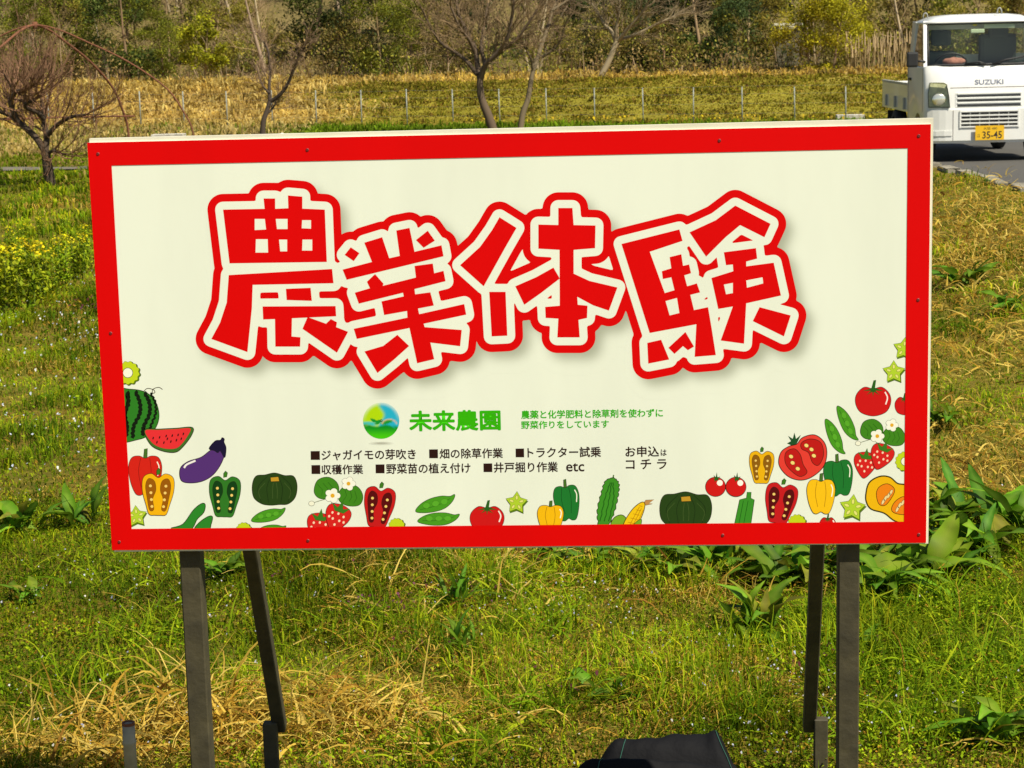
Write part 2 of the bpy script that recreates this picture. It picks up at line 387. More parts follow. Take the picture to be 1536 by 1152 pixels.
stuff('dry_bank_grass', [straw(900, 2.0, 4.9, .4, .7, .06, .08, .22, .0045), straw(3000, 3.1, 12.0, .6, 2.4, .10, .10, .26, .006), straw(450, 2.55, 7.8, .4, .6, .06, .1, .24, .005)],
      'bleached yellow grass on the bank right of the sign')

# tiny flowers: white-blue speedwell, purple dead-nettle
def florets(p, top, s0, s1, col):
    n = len(p); P = np.column_stack([p, H(p[:, 0], p[:, 1])+top*rng.uniform(.5, 1.1, n)]); s = rng.uniform(s0, s1, n)[:, None]
    t1 = rng.normal(0, .5, (n, 2)); U = np.column_stack([np.ones(n), np.zeros(n), t1[:, 0]]); W = np.column_stack([np.zeros(n), np.ones(n), t1[:, 1]+.5])
    ring = [P+s*.5*(math.cos(k*math.pi/3)*U+math.sin(k*math.pi/3)*W)*(1 if k % 2 else .72) for k in range(6)]
    V = np.stack([P]+ring, 1).reshape(-1, 3); i = np.arange(n)[:, None]*7
    T = np.concatenate([i+np.array([[0, 1+k, 1+(k+1) % 6]]) for k in range(6)], 1).reshape(-1, 3)
    return V, T, np.repeat(col, 7, 0)
p = scatter(9000, -2.6, 2.6, .6, 4.2); k = sstep(.45, .72, fbm(p[:, 0]*1.6+21, p[:, 1]*1.6+5, 2)); p = p[rng.random(len(p)) < .60*k**1.6+.04]
fl = [florets(p, .07, .004, .0085, pick(len(p), [(.55, .56, .66), (.62, .60, .55), (.40, .44, .62)], [3, 2, 1]))]
p = scatter(9000, -5.0, -1.2, 4.2, 14.0); k = sstep(.42, .65, fbm(p[:, 0]*.9+2, p[:, 1]*.7+5, 2)); k = .15*k+.9*np.exp(-((p[:, 1]-9.4)/.7)**2)*sstep(.35, .6, fbm(p[:, 0]*1.7, p[:, 1]*1.7, 2))+.5*np.exp(-((p[:, 1]-5.9)/.8)**2)*sstep(.35, .6, fbm(p[:, 0]*2+4, p[:, 1]*2, 2)); p = p[rng.random(len(p)) < .55*k+.02]
fl.append(florets(p, .08, .008, .016, pick(len(p), [(.55, .60, .72), (.7, .7, .66)], [3, 2])))
stuff('speedwell_flowers', fl, 'tiny white-blue flowers dotted over the grass')
pu = []
for cx, cy, n in ((-3.35, 10.6, 620), (-.95, 2.75, 40), (-.60, 2.35, 60), (-.35, 2.5, 30), (.05, 1.6, 30), (1.05, 2.9, 60), (-.05, 3.1, 40), (.9, 1.75, 30), (1.6, 1.9, 40), (-.4, 1.95, 25)):
    q = np.column_stack([rng.normal(cx, .09 if cy < 5 else .28, n), rng.normal(cy, .06 if cy < 5 else .25, n)])
    pu.append(florets(q, .085 if cy < 5 else .13, .006 if cy < 5 else .02, .013 if cy < 5 else .035, pick(n, [(.13, .035, .05), (.10, .03, .03), (.17, .06, .10)], [2, 2, 1])))
stuff('purple_nettle_flowers', pu, 'small clusters of purple flowering weeds in the grass')

# bank, green strip, golden grass: coarse tufts about 55 m away
def far_tufts(n, u0, u1, d0, d1, hs, ws, cols, wts, keep=None, lean=.6):
    x = rng.uniform(u0, u1, n); bd = rng.uniform(d0, d1, n); y = 49.5-.338*x+bd/.947
    p = np.column_stack([x, y])
    if keep is not None: p = p[keep(x, y)]
    p = p[np.abs(p[:, 1]-31.3-.02*p[:, 0]) > .62]; n = len(p); c = pick(n, cols, wts)*(.35+1.3*fbm(p[:, 0]*1.2, p[:, 1]*1.6, 3)[:, None])
    hv = .6+1.0*sstep(.35, .75, fbm(p[:, 0]*2.3+50, p[:, 1]*2.3, 2))
    return blades(p, hs*hv*rng.uniform(.4, 1.3, n), ws*rng.uniform(.6, 1.5, n), np.abs(rng.normal(lean, .6, n)), c, np.clip(c*1.25, 0, .8))
dryL = lambda x, y: x < -8.6+1.2*np.sin(y*1.3)+rng.normal(0, .8, len(x))
grnR = lambda x, y: ~dryL(x, y)
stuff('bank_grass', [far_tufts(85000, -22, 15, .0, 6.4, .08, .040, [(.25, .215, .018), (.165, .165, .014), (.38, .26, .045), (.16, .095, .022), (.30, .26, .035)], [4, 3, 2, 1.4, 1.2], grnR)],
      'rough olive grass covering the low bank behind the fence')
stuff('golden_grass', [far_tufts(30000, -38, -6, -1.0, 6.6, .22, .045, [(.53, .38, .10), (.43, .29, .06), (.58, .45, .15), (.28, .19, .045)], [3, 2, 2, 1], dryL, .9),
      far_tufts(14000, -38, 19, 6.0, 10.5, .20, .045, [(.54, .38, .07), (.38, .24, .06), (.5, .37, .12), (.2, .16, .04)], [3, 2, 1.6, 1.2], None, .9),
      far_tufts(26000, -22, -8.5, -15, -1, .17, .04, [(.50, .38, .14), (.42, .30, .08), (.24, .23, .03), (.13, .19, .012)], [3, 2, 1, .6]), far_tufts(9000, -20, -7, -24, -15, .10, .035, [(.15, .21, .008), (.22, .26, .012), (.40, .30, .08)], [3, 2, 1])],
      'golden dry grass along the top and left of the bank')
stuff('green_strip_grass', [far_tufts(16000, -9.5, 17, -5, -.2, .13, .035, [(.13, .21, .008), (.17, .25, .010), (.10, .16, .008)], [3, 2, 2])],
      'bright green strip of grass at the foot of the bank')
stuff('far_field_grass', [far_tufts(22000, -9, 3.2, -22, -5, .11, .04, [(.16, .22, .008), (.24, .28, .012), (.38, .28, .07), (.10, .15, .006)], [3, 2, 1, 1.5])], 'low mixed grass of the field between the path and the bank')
p = np.column_stack([rng.uniform(-9, 9, 420), np.zeros(420)]); p[:, 1] = 49.5-.338*p[:, 0]+rng.normal(-.35, .25, 420)
p = p[rng.random(420) < .6*sstep(.48, .66, fbm(p[:, 0]*.6, p[:, 1]*.1, 2))]
stuff('yellow_bank_flowers', [florets(p, .22, .04, .08, pick(len(p), [(.62, .46, .02), (.55, .38, .03)], [1, 1]))], 'low yellow flowers along the foot of the bank')

# ------------------------------------------------------------------ the sign
ZB, HB, WB = 0.8754, 0.9157, 0.91
POST = mat_plain('dark_brown_post', (.060, .050, .022), .75, noise=.45, nscale=22, bump=.4)
BACK = mat_plain('cream_backing', (.78, .74, .58), .6, noise=.15, nscale=9)
SCREW = mat_plain('screw_head', (.16, .010, .010), .5)
WHITE = lin((232, 237, 219)); RED = lin((217, 0, 1)); DARK = lin((44, 24, 14))
sign = empty('advertising_sign', (0, .05, 0))
tag(sign, 'large white sign with red border, red Japanese title and printed vegetables on posts', 'sign')
OFF = np.array([0, -.05, 0])       # children are given in world metres minus the base of the sign
def to_board(px, py):
    d = ray(px, py); q = CAM+d*(-CAM[1]/d[1]); return q[0], q[2]
def sbox(name, *a, **k):
    o = box(name, *a, **k); o.parent = sign; o.location = OFF; return o
face = sbox('face_panel', -WB, WB, 0, .003, ZB, ZB+HB, PRINT, bevel=0.0)
a = face.data.attributes.new('Col', 'FLOAT_COLOR', 'POINT'); a.data.foreach_set('color', np.tile([*WHITE, 1], 8).astype(np.float32))
bm = bmesh.new(); prof = [(-WB+.004, ZB-.005), (WB+.0055, ZB-.003), (WB+.0058, ZB+HB+.0125), (-WB+.004, ZB+HB+.0085)]
fv = [bm.verts.new((x, .003, z)) for x, z in prof]; bv = [bm.verts.new((x, .021, z)) for x, z in prof]
bm.faces.new(fv); bm.faces.new(bv[::-1])
for i in range(4): bm.faces.new((fv[i], bv[i], bv[(i+1) % 4], fv[(i+1) % 4]))
bo = link('backing_panel', bm_mesh('backing_panel', bm), BACK, sign); bo.location = OFF

LAY = 0.00006
class Art:
    """flat print: polygons in pixels of a crop, each on its own thin layer"""
    base = 0.0; count = 0
    def __init__(s, ox=0, oy=0, k=1.0):
        s.ox, s.oy, s.k = ox, oy, k; s.V = []; s.F = []; s.C = []; Art.count += 1; s.b = Art.base+.013*(Art.count % 30)
    def add(s, pts, c, lay):
        n = len(s.V); pts = [p for i, p in enumerate(pts) if i == 0 or (abs(p[0]-pts[i-1][0])+abs(p[1]-pts[i-1][1])) > 1e-4]
        for x, y in pts:
            bx, bz = to_board(s.ox+x*s.k, s.oy+y*s.k); s.V.append((bx, -LAY*(lay+s.b), bz))
        c = np.asarray(c, float); s.C += [c]*len(pts); s.F.append(list(range(n, n+len(pts))))
    def shape(s, pts, c, lay, ol=2.6, oc=(40, 28, 14)):
        """filled shape with a dark printed outline"""
        P = np.asarray(pts, float)
        if ol:
            d = np.roll(P, -1, 0)-np.roll(P, 1, 0); nrm = np.column_stack([d[:, 1], -d[:, 0]]); nrm /= np.linalg.norm(nrm, axis=1)[:, None]+1e-9
            ar = np.sum(P[:, 0]*np.roll(P[:, 1], -1)-np.roll(P[:, 0], -1)*P[:, 1])
            s.add(P+nrm*ol*(1 if ar > 0 else -1), lin(oc), lay)
        s.add(P, lin(c), lay+.5)
    def line(s, pts, w, c, lay):
        P = np.asarray(pts, float); d = np.gradient(P, axis=0); nrm = np.column_stack([d[:, 1], -d[:, 0]]); nrm /= np.linalg.norm(nrm, axis=1)[:, None]+1e-9
        s.add(np.concatenate([P+nrm*w/2, (P-nrm*w/2)[::-1]]), lin(c), lay)
    def build(s, name, parent=None):
        me = bpy.data.meshes.new(name); me.from_pydata(s.V, [], s.F)
        at = me.attributes.new('Col', 'FLOAT_COLOR', 'POINT'); C = np.ones((len(s.V), 4), np.float32); C[:, :3] = np.array(s.C); at.data.foreach_set('color', C.ravel()); me.update()
        return link(name, me, PRINT, parent or face)
def ell(cx, cy, rx, ry, rot=0, n=28):
    a = np.linspace(0, 2*np.pi, n, endpoint=False); c, s_ = math.cos(rot), math.sin(rot)
    x = rx*np.cos(a); y = ry*np.sin(a); return np.column_stack([cx+x*c-y*s_, cy+x*s_+y*c])
def blob(pts, m=5):
    P = np.asarray(pts, float); out = []; n = len(P)
    for i in range(n):
        p0, p1, p2, p3 = P[i-1], P[i], P[(i+1) % n], P[(i+2) % n]
        for t in np.arange(m)/m:
            out.append(.5*((2*p1)+(-p0+p2)*t+(2*p0-5*p1+4*p2-p3)*t*t+(-p0+3*p1-3*p2+p3)*t**3))
    return np.array(out)
def curve(pts, m=6):
    P = np.asarray(pts, float); P = np.vstack([2*P[0]-P[1], P, 2*P[-1]-P[-2]]); out = []
    for i in range(1, len(P)-2):
        p0, p1, p2, p3 = P[i-1:i+3]
        for t in np.arange(m)/m: out.append(.5*((2*p1)+(-p0+p2)*t+(2*p0-5*p1+4*p2-p3)*t*t+(-p0+3*p1-3*p2+p3)*t**3))
    out.append(P[-2]); return np.array(out)
def place(pts, cx, cy, sx, sy=None, rot=0):
    P = np.asarray(pts, float)*np.array([sx, sy or sx]); c, s_ = math.cos(rot), math.sin(rot)
    return np.column_stack([cx+P[:, 0]*c-P[:, 1]*s_, cy+P[:, 0]*s_+P[:, 1]*c])

# --- title strokes, traced
Z1 = (280, 250, 440/1448); Z2 = (680, 250, 560/1536)
T1 = [[(180,212),(385,208),(380,157),(437,157),(437,208),(502,205),(500,142),(571,148),(571,207),(682,212),(692,470),(212,477)],
 [(208,535),(718,505),(725,575),(326,583),(322,700),(300,915),(122,850),(165,770),(198,670)],
 [(490,603),(612,598),(618,662),(494,658)],
 [(375,690),(735,688),(738,738),(520,748),(518,838),(562,842),(560,888),(438,888),(436,752),(378,754)],
 [(597,742),(688,775),(712,752),(742,768),(738,792),(797,815),(742,918),(572,800)],
 [(810,398),(853,427),(825,466),(780,435)],
 [(770,508),(915,470),(877,375),(965,348),(1000,452),(1052,440),(1035,315),(1100,302),(1125,420),(1258,388),(1268,442),(790,558)],
 [(1190,316),(1225,365),(1170,400),(1132,362)],
 [(830,622),(905,600),(890,568),(930,530),(972,578),(968,588),(1132,547),(1125,490),(1215,478),(1222,526),(1268,514),(1278,565),(1125,604),(1128,630),(1203,620),(1220,685),(1142,700),(1148,728),(1370,678),(1380,730),(1170,775),(1175,792),(1358,806),(1350,886),(1203,868),(1222,950),(1138,970),(1100,796),(840,850),(825,800),(1090,745),(1088,712),(975,732),(962,665),(1072,640),(1068,622),(850,676)],
 [(878,912),(970,885),(1040,830),(1098,885),(1020,955),(942,1018)]]
H1 = [[(336,258),(386,258),(392,310),(336,313)],[(440,258),(498,258),(498,308),(446,308)],[(570,264),(614,264),(614,306),(568,304)],
 [(342,358),(400,358),(402,424),(340,424)],[(456,360),(496,360),(496,418),(462,418)],[(572,360),(620,360),(620,414),(570,414)]]
T2 = [[(190,208),(260,252),(215,330),(125,492),(28,405),(110,330),(160,260)],[(148,515),(215,515),(222,695),(158,698)],[(255,492),(340,455),(412,415),(438,460),(360,520),(292,568)],
 [(432,170),(490,170),(495,240),(585,242),(583,335),(495,342),(495,440),(560,470),(675,497),(640,592),(575,570),(510,535),(512,568),(552,572),(550,622),(515,630),(520,702),(428,702),(432,625),(380,622),(378,577),(438,572),(437,342),(350,337),(350,238),(432,240)],
 [(692,318),(930,258),(943,305),(808,350),(870,520),(910,508),(897,455),(862,462),(858,430),(897,418),(890,372),(938,360),(945,408),(970,402),(978,438),(950,447),(962,492),(1002,480),(1015,517),(975,527),(990,590),(1048,578),(1062,660),(1080,775),(993,782),(1000,648),(808,684)],
 [(798,725),(855,712),(888,793),(802,810)],[(885,745),(955,680),(990,740),(965,755),(945,738),(910,770)],
 [(972,270),(1080,220),(1160,160),(1305,235),(1280,290),(1180,240),(1120,290),(1040,370)],
 [(1113,352),(1245,335),(1250,378),(1205,390),(1205,410),(1318,395),(1348,530),(1205,562),(1196,728),(1100,715),(1150,575),(1090,585),(1062,458),(1152,430),(1150,402),(1122,405)],
 [(1260,578),(1388,612),(1360,698),(1232,635)]]
H2 = [[(873,553),(920,540),(930,602),(890,612)],[(1113,485),(1150,478),(1150,520),(1122,525)],[(1205,468),(1272,455),(1275,480),(1208,498)]]
def z2p(P, z): return np.asarray(P, float)*z[2]+np.array(z[:2])
cores = [z2p(P, Z1) for P in T1]+[z2p(P, Z2) for P in T2]; coreholes = [z2p(P, Z1) for P in H1]+[z2p(P, Z2) for P in H2]
GS = 1.5; gx_ = np.arange(280, 1240, GS); gy_ = np.arange(245, 600, GS); GX, GY = np.meshgrid(gx_, gy_)
SD = np.full(GX.shape, 99.0)
for P in cores:                                   # signed distance to the strokes, polygon by polygon in its own window
    lo = P.min(0)-34; hi = P.max(0)+34
    i0, i1 = np.searchsorted(gx_, [lo[0], hi[0]]); j0, j1 = np.searchsorted(gy_, [lo[1], hi[1]])
    x = GX[j0:j1, i0:i1]; y = GY[j0:j1, i0:i1]; dm = np.full(x.shape, 99.0); ins = np.zeros(x.shape, bool)
    for a_, b_ in zip(P, np.roll(P, -1, 0)):
        e = b_-a_; t = np.clip(((x-a_[0])*e[0]+(y-a_[1])*e[1])/(e@e+1e-9), 0, 1)
        dm = np.minimum(dm, np.hypot(x-a_[0]-t*e[0], y-a_[1]-t*e[1]))
        with np.errstate(divide='ignore', invalid='ignore'):
            ins ^= ((a_[1] > y) != (b_[1] > y)) & (x < (b_[0]-a_[0])*(y-a_[1])/(b_[1]-a_[1])+a_[0])
    SD[j0:j1, i0:i1] = np.minimum(SD[j0:j1, i0:i1], np.where(ins, -dm, dm))
def contours(S, lev):
    """marching squares -> closed loops in pixels"""
    S = S-lev+1e-6; ny, nx = S.shape; nxt = {}
    def pt(k):
        j, i, h = k
        if h == 0: a_, b_ = S[j, i], S[j, i+1]; return gx_[i]+GS*a_/(a_-b_), gy_[j]
        a_, b_ = S[j, i], S[j+1, i]; return gx_[i], gy_[j]+GS*a_/(a_-b_)
    sg = S < 0; code = sg[:-1, :-1]*1+sg[:-1, 1:]*2+sg[1:, 1:]*4+sg[1:, :-1]*8
    tabl = {1:[(3,0)],2:[(0,1)],3:[(3,1)],4:[(1,2)],5:[(3,0),(1,2)],6:[(0,2)],7:[(3,2)],8:[(2,3)],9:[(2,0)],10:[(0,1),(2,3)],11:[(2,1)],12:[(1,3)],13:[(1,0)],14:[(0,3)]}
    for j, i in zip(*np.nonzero((code > 0) & (code < 15))):
        ed = [(j, i, 0), (j, i+1, 1), (j+1, i, 0), (j, i, 1)]
        for a_, b_ in tabl[int(code[j, i])]: nxt[ed[a_]] = ed[b_]
    loops = []
    while nxt:
        k = next(iter(nxt)); lp = []
        while k in nxt: lp.append(pt(k)); k = nxt.pop(k)
        P = np.array(lp)
        if len(P) < 8: continue
        P = (np.roll(P, 1, 0)+2*P+np.roll(P, -1, 0))/4
        loops.append(P)
    return loops
def area(P): return .5*np.sum(P[:, 0]*np.roll(P[:, 1], -1)-np.roll(P[:, 0], -1)*P[:, 1])
title = link('title_lettering', bpy.data.meshes.new('title_lettering'), None, face)
t_art = Art()
def add_level(lev, fill, hole, lay):
    lp = contours(SD, lev); big = max(lp, key=lambda P: abs(area(P))); sgn = np.sign(area(big))
    for P in lp:
        A = area(P)
        if abs(A) < 12: continue
        if np.sign(A) == sgn: t_art.add(P[::2], fill, lay)
        else: t_art.add(P[::2], hole, lay+1)
add_level(23.6, RED, WHITE, 2); add_level(11.9, WHITE, RED, 4)
for P in cores: t_art.add(P, RED, 6)
for P in coreholes: t_art.add(P, WHITE, 7)
bpy.data.objects.remove(title); title = t_art.build('title_lettering'); title['label'] = 'large red Japanese title with white and red outlines'
# printed soft drop shade of the title (part of the artwork)
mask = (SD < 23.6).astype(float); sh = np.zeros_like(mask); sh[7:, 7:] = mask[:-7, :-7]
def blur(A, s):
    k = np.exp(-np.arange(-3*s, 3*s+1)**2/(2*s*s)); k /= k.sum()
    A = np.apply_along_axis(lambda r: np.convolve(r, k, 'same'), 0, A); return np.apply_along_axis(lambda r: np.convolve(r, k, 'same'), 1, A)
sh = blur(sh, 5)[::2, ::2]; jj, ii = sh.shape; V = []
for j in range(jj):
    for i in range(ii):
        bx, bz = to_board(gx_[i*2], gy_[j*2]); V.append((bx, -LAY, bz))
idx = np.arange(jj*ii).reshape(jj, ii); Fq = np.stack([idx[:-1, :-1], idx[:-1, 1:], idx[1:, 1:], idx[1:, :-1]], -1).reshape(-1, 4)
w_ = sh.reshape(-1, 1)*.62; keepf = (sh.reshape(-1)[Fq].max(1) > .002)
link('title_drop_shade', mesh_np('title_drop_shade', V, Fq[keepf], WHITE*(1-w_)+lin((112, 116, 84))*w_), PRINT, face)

# --- red border
bd_ = Art(); oc = [(131, 213.9), (1396.4, 186.2), (1389.2, 814), (168.2, 825)]; ic = [(167.6, 248.3), (1361.5, 222.3), (1356, 782.3), (197.6, 793.2)]
ob = [(-WB, ZB+HB), (WB, ZB+HB), (WB, ZB), (-WB, ZB)]; ib = [to_board(*p) for p in ic]
V = [(x, -LAY*14, z) for x, z in ob]+[(x, -LAY*14, z) for x, z in ib]
F = [(i, (i+1) % 4, 4+(i+1) % 4, 4+i) for i in range(4)]
border = link('red_border', mesh_np('red_border', V, F, np.tile(RED, (8, 1))), PRINT, face)
for px, py in ((147, 231), (461, 225), (1079, 211), (1378, 204), (1377, 450), (166, 500), (179, 813), (462, 811), (1084, 803), (1378, 802)):
    bx, bz = to_board(px, py); bm = bmesh.new()
    bmesh.ops.create_cone(bm, cap_ends=True, segments=10, radius1=.0042, radius2=.0028, depth=.0014, matrix=Matrix.Translation((bx, -.0013, bz)) @ Matrix.Rotation(R(90), 4, 'X'))
    s_ = link('screw', bm_mesh('screw', bm), SCREW, sign); s_.location = OFF

# --- text in the built-in typeface, fitted to its printed box
def text_mesh(name, body, bold=0.0, shear=0.0):
    cu = bpy.data.curves.new(name, 'FONT'); cu.body = body; cu.size = 1; cu.resolution_u = 3; cu.offset = bold; cu.shear = shear; cu.fill_mode = 'FRONT'
    ob_ = bpy.data.objects.new(name, cu); COL.objects.link(ob_)
    dg = bpy.context.evaluated_depsgraph_get(); ev = ob_.evaluated_get(dg); me = bpy.data.meshes.new_from_object(ev)
    bpy.data.objects.remove(ob_); bpy.data.curves.remove(cu); me.materials.clear(); me.name = name
    return me
def fit_text(name, body, tl, br, c, bold, lay=3):
    """bold: the glyphs are laid down several times with small shifts, as thick strokes"""
    me = text_mesh(name, body); n = len(me.vertices); co = np.empty(n*3, np.float32); me.vertices.foreach_get('co', co); co = co.reshape(-1, 3)
    me.calc_loop_triangles(); T = np.empty(len(me.loop_triangles)*3, np.int32); me.loop_triangles.foreach_get('vertices', T); T = T.reshape(-1, 3)
    bpy.data.meshes.remove(me)
    lo, hi = co.min(0), co.max(0); u = (co[:, 0]-lo[0])/(hi[0]-lo[0]); v = (co[:, 1]-lo[1])/(hi[1]-lo[1])
    x0, z1 = to_board(*tl); x1, z0 = to_board(*br); k = bold*(z1-z0); x0 += k; x1 -= k; z0 += k; z1 -= k
    Vs = []; Ts = []; sh_ = [(0, 0), (-k, 0), (k, 0), (0, -k), (0, k), (-k*.7, -k*.7), (k*.7, k*.7), (-k*.7, k*.7), (k*.7, -k*.7)]
    for i, (dx, dz) in enumerate(sh_):
        Vs.append(np.column_stack([x0+u*(x1-x0)+dx, np.full(n, -LAY*(lay+.3*i)), z0+v*(z1-z0)+dz])); Ts.append(T+i*n)
    V = np.concatenate(Vs); return link(name, mesh_np(name, V, np.concatenate(Ts), np.tile(lin(c), (len(V), 1))), PRINT, face)
G1, BR = (52, 176, 4), (44, 22, 16)
fit_text('farm_name_text', '未来農園', (613, 616), (751.5, 645.5), G1, .035)
fit_text('green_text_line', '農薬と化学肥料と除草剤を使わずに', (781.6, 615.6), (994.6, 625.6), G1, .022)
fit_text('green_text_line', '野菜作りをしています', (781.6, 631.4), (913.5, 641.8), G1, .022)
for body, tl, br in (('ジャガイモの芽吹き', (482, 675), (624, 689)), ('畑の除草作業', (659, 673), (754.5, 687)), ('トラクター試乗', (791, 671), (901.7, 685.5)), ('収穫作業', (482, 697), (545, 711)),
        ('野菜苗の植え付け', (579, 695.5), (706, 709.5)), ('井戸掘り作業', (740.6, 693.5), (837, 708)), ('etc', (849, 694.5), (876.6, 707)), ('お申込', (938, 669.5), (988.6, 685)), ('は', (991, 674), (1000, 683.5)), ('コ チ ラ', (938.5, 689), (1000, 703.4))):
    fit_text('brown_text', body, tl, br, BR, .018)
for x0, y0, x1, y1 in ((466, 676.7, 479.7, 689.7), (643.7, 674.1, 656.8, 687.2), (773.4, 672.9, 786, 685.8), (467.2, 697.7, 480.3, 710.9), (563.4, 696.7, 576.7, 709.8), (725.2, 695.2, 738.3, 708)):
    q = Art(); q.add([(x0, y0), (x1, y0-.2), (x1+.2, y1), (x0+.2, y1)], lin(BR), 3); q.build('bullet_square')

# --- globe emblem
def globe():
    V = [];C = [];F = []; nr, na = 14, 44; cx, cy, r = 571.8, 631, 27.2
    def colr(u, v):                       # u right, v down, both -1..1
        low = sstep(.22, .34, v+.05*math.sin(u*6))
        yg = lin((175, 215, 10)); bl = lin((35, 175, 205)); k = sstep(-.12, .15, u+.15*math.sin(v*5))
        up = yg*(1-k)+bl*k; mid = sstep(.02, .12, v)*(1-low)*sstep(-.1, -.5, u); up = up*(1-mid)+lin((60, 190, 190))*mid
        lg = lin((6, 140, 30))*(1-sstep(.3, .95, v))+lin((70, 200, 10))*sstep(.3, .95, v)
        c = up*(1-low)+lg*low
        for (ex, ey, rx, ry, rt) in ((-.42, -.02, .2, .09, .5), (-.18, .08, .18, .11, -.6), (.3, .07, .36, .12, -.25)):
            dx, dy = u-ex, v-ey; p = (dx*math.cos(rt)+dy*math.sin(rt))/rx; q_ = (-dx*math.sin(rt)+dy*math.cos(rt))/ry
            k = 1-sstep(.7, 1.15, p*p+q_*q_); c = c*(1-k)+lin((20, 145, 45))*k
        arc = math.exp(-((math.hypot(u-.45, (v-.25)*1.3)-.42)/.05)**2)*(v < .2)*(u > .0); c = c*(1-.7*arc)+lin((235, 190, 150))*.7*arc
        wht = sstep(.78, 1.02, math.hypot(u, v))*sstep(.2, -.9, v)*.75; return c*(1-wht)+lin((225, 235, 215))*wht
    V.append((cx, cy)); C.append(colr(0, 0))
    for i in range(1, nr+1):
        for k in range(na):
            a_ = 2*math.pi*k/na; u, v = i/nr*math.cos(a_), i/nr*math.sin(a_); V.append((cx+r*u, cy+r*v)); C.append(colr(u, v))
    F = [(0, 1+k, 1+(k+1) % na, 1+(k+1) % na) for k in range(na)]
    tri = [(0, 1+k, 1+(k+1) % na) for k in range(na)]
    for i in range(nr-1):
        for k in range(na):
            a0 = 1+i*na+k; a1 = 1+i*na+(k+1) % na; tri += [(a0, a1, a1+na), (a0, a1+na, a0+na)]
    W = [(to_board(*p)[0], -LAY*3, to_board(*p)[1]) for p in V]
    link('globe_emblem', mesh_np('globe_emblem', W, tri, np.array(C)), PRINT, face)
    q = Art()
    for k in range(6): q.add(ell(572, 664.8, 19-2.6*k, 2.6-.36*k), WHITE*(1-.09*(k+1))+lin((110, 100, 80))*.09*(k+1), 2+.4*k)
    q.build('emblem_shade')
globe()

# --- printed vegetables
A4 = (160, 530, 320/1229); A5 = (440, 700, 560/1536); A6 = (980, 490, 440/1491)
def veg_pepper_half(A, cx, cy, w, h, rot, oc, ic, seed=(240, 205, 110)):
    q = Art(*A); k = 2.9/A[2]*.26
    T = lambda P: place(P, cx, cy, w, h, rot)
    q.shape(T([(-.05, -.5), (.04, -.52), (.06, -.62), (0, -.66), (-.05, -.6)]), (60, 120, 30), 1, k)
    q.shape(T(blob([(0, -.42), (.22, -.52), (.46, -.42), (.48, -.1), (.36, .25), (.26, .48), (.08, .5), (-.08, .5), (-.26, .48), (-.36, .25), (-.48, -.1), (-.46, -.42), (-.22, -.52)])), oc, 2, k)
    for s_ in (-1, 1):
        q.shape(T(blob([(s_*.12, -.34), (s_*.30, -.40), (s_*.39, -.22), (s_*.33, .10), (s_*.25, .38), (s_*.12, .36), (s_*.16, .1), (s_*.07, -.12)])), ic, 3, k*.5)
        for i in range(4): q.add(T(ell(s_*(.24-.02*i), -.22+.17*i, .045, .035)), lin(seed), 4.2)
    return q.build('printed_halved_pepper')
def veg_pepper(A, cx, cy, w, h, rot, c, dark):
    q = Art(*A); k = 2.9/A[2]*.26; T = lambda P: place(P, cx, cy, w, h, rot)
    q.shape(T([(-.05, -.42), (-.02, -.68), (.06, -.70), (.05, -.42)]), (70, 110, 40), 1, k)
    q.shape(T(blob([(0, -.44), (.18, -.50), (.40, -.46), (.50, -.22), (.44, .15), (.30, .46), (.14, .50), (0, .44), (-.16, .5), (-.30, .44), (-.44, .15), (-.50, -.22), (-.40, -.46), (-.18, -.50)])), c, 2, k)
    q.line(T(curve([(-.14, -.45), (-.20, -.1), (-.12, .3)])), k*.9, dark, 3); q.line(T(curve([(.14, -.45), (.18, -.1), (.12, .3)])), k*.9, dark, 3)
    q.line(T(curve([(.36, -.36), (.42, -.22), (.38, .0)])), k*2.0, (250, 248, 225), 3.4)
    return q.build('printed_pepper')
def veg_tomato(A, cx, cy, w, h, leaf=True, c=(205, 22, 22)):
    q = Art(*A); k = 2.9/A[2]*.26; T = lambda P: place(P, cx, cy, w, h)
    q.shape(T(blob([(0, -.42), (.25, -.48), (.46, -.25), (.5, .05), (.38, .36), (.12, .5), (-.12, .5), (-.38, .36), (-.5, .05), (-.46, -.25), (-.25, -.48)])), c, 1, k)
    st = []
    for i in range(5):
        a_ = math.pi*(.08+.21*i); st += [(.30*math.cos(a_), -.42+.26*math.sin(a_)), (.07*math.cos(a_+.33), -.42+.09*math.sin(a_+.33))]
    q.shape(T([(-.04, -.46), (.02, -.72), (.08, -.74), (.05, -.46)]+st), (40, 95, 28), 2, k*.5)
    q.line(T(curve([(.34, -.32), (.41, -.12), (.36, .12)])), k*2.6, (250, 235, 225), 3)
    return q.build('printed_tomato')
def veg_star(A, cx, cy, r, rot=0):
    q = Art(*A); k = 2.9/A[2]*.26; P = []
    for i in range(10):
        a_ = -math.pi/2+rot+i*math.pi/5; rr = r*(1.0 if i % 2 == 0 else .56); P.append((cx+rr*math.cos(a_), cy+rr*math.sin(a_)))
    P = np.array(P); q.shape(P+np.array([r*.06, r*.14]), (92, 128, 20), 1, k); q.shape(P, (176, 206, 48), 2, k*.8)
    for i in range(5):
        a_ = -math.pi/2+rot+i*2*math.pi/5; q.shape(ell(cx+.46*r*math.cos(a_), cy+.46*r*math.sin(a_), r*.19, r*.10, a_, 14), (226, 226, 120), 3, k*.5)
    return q.build('printed_star_fruit')
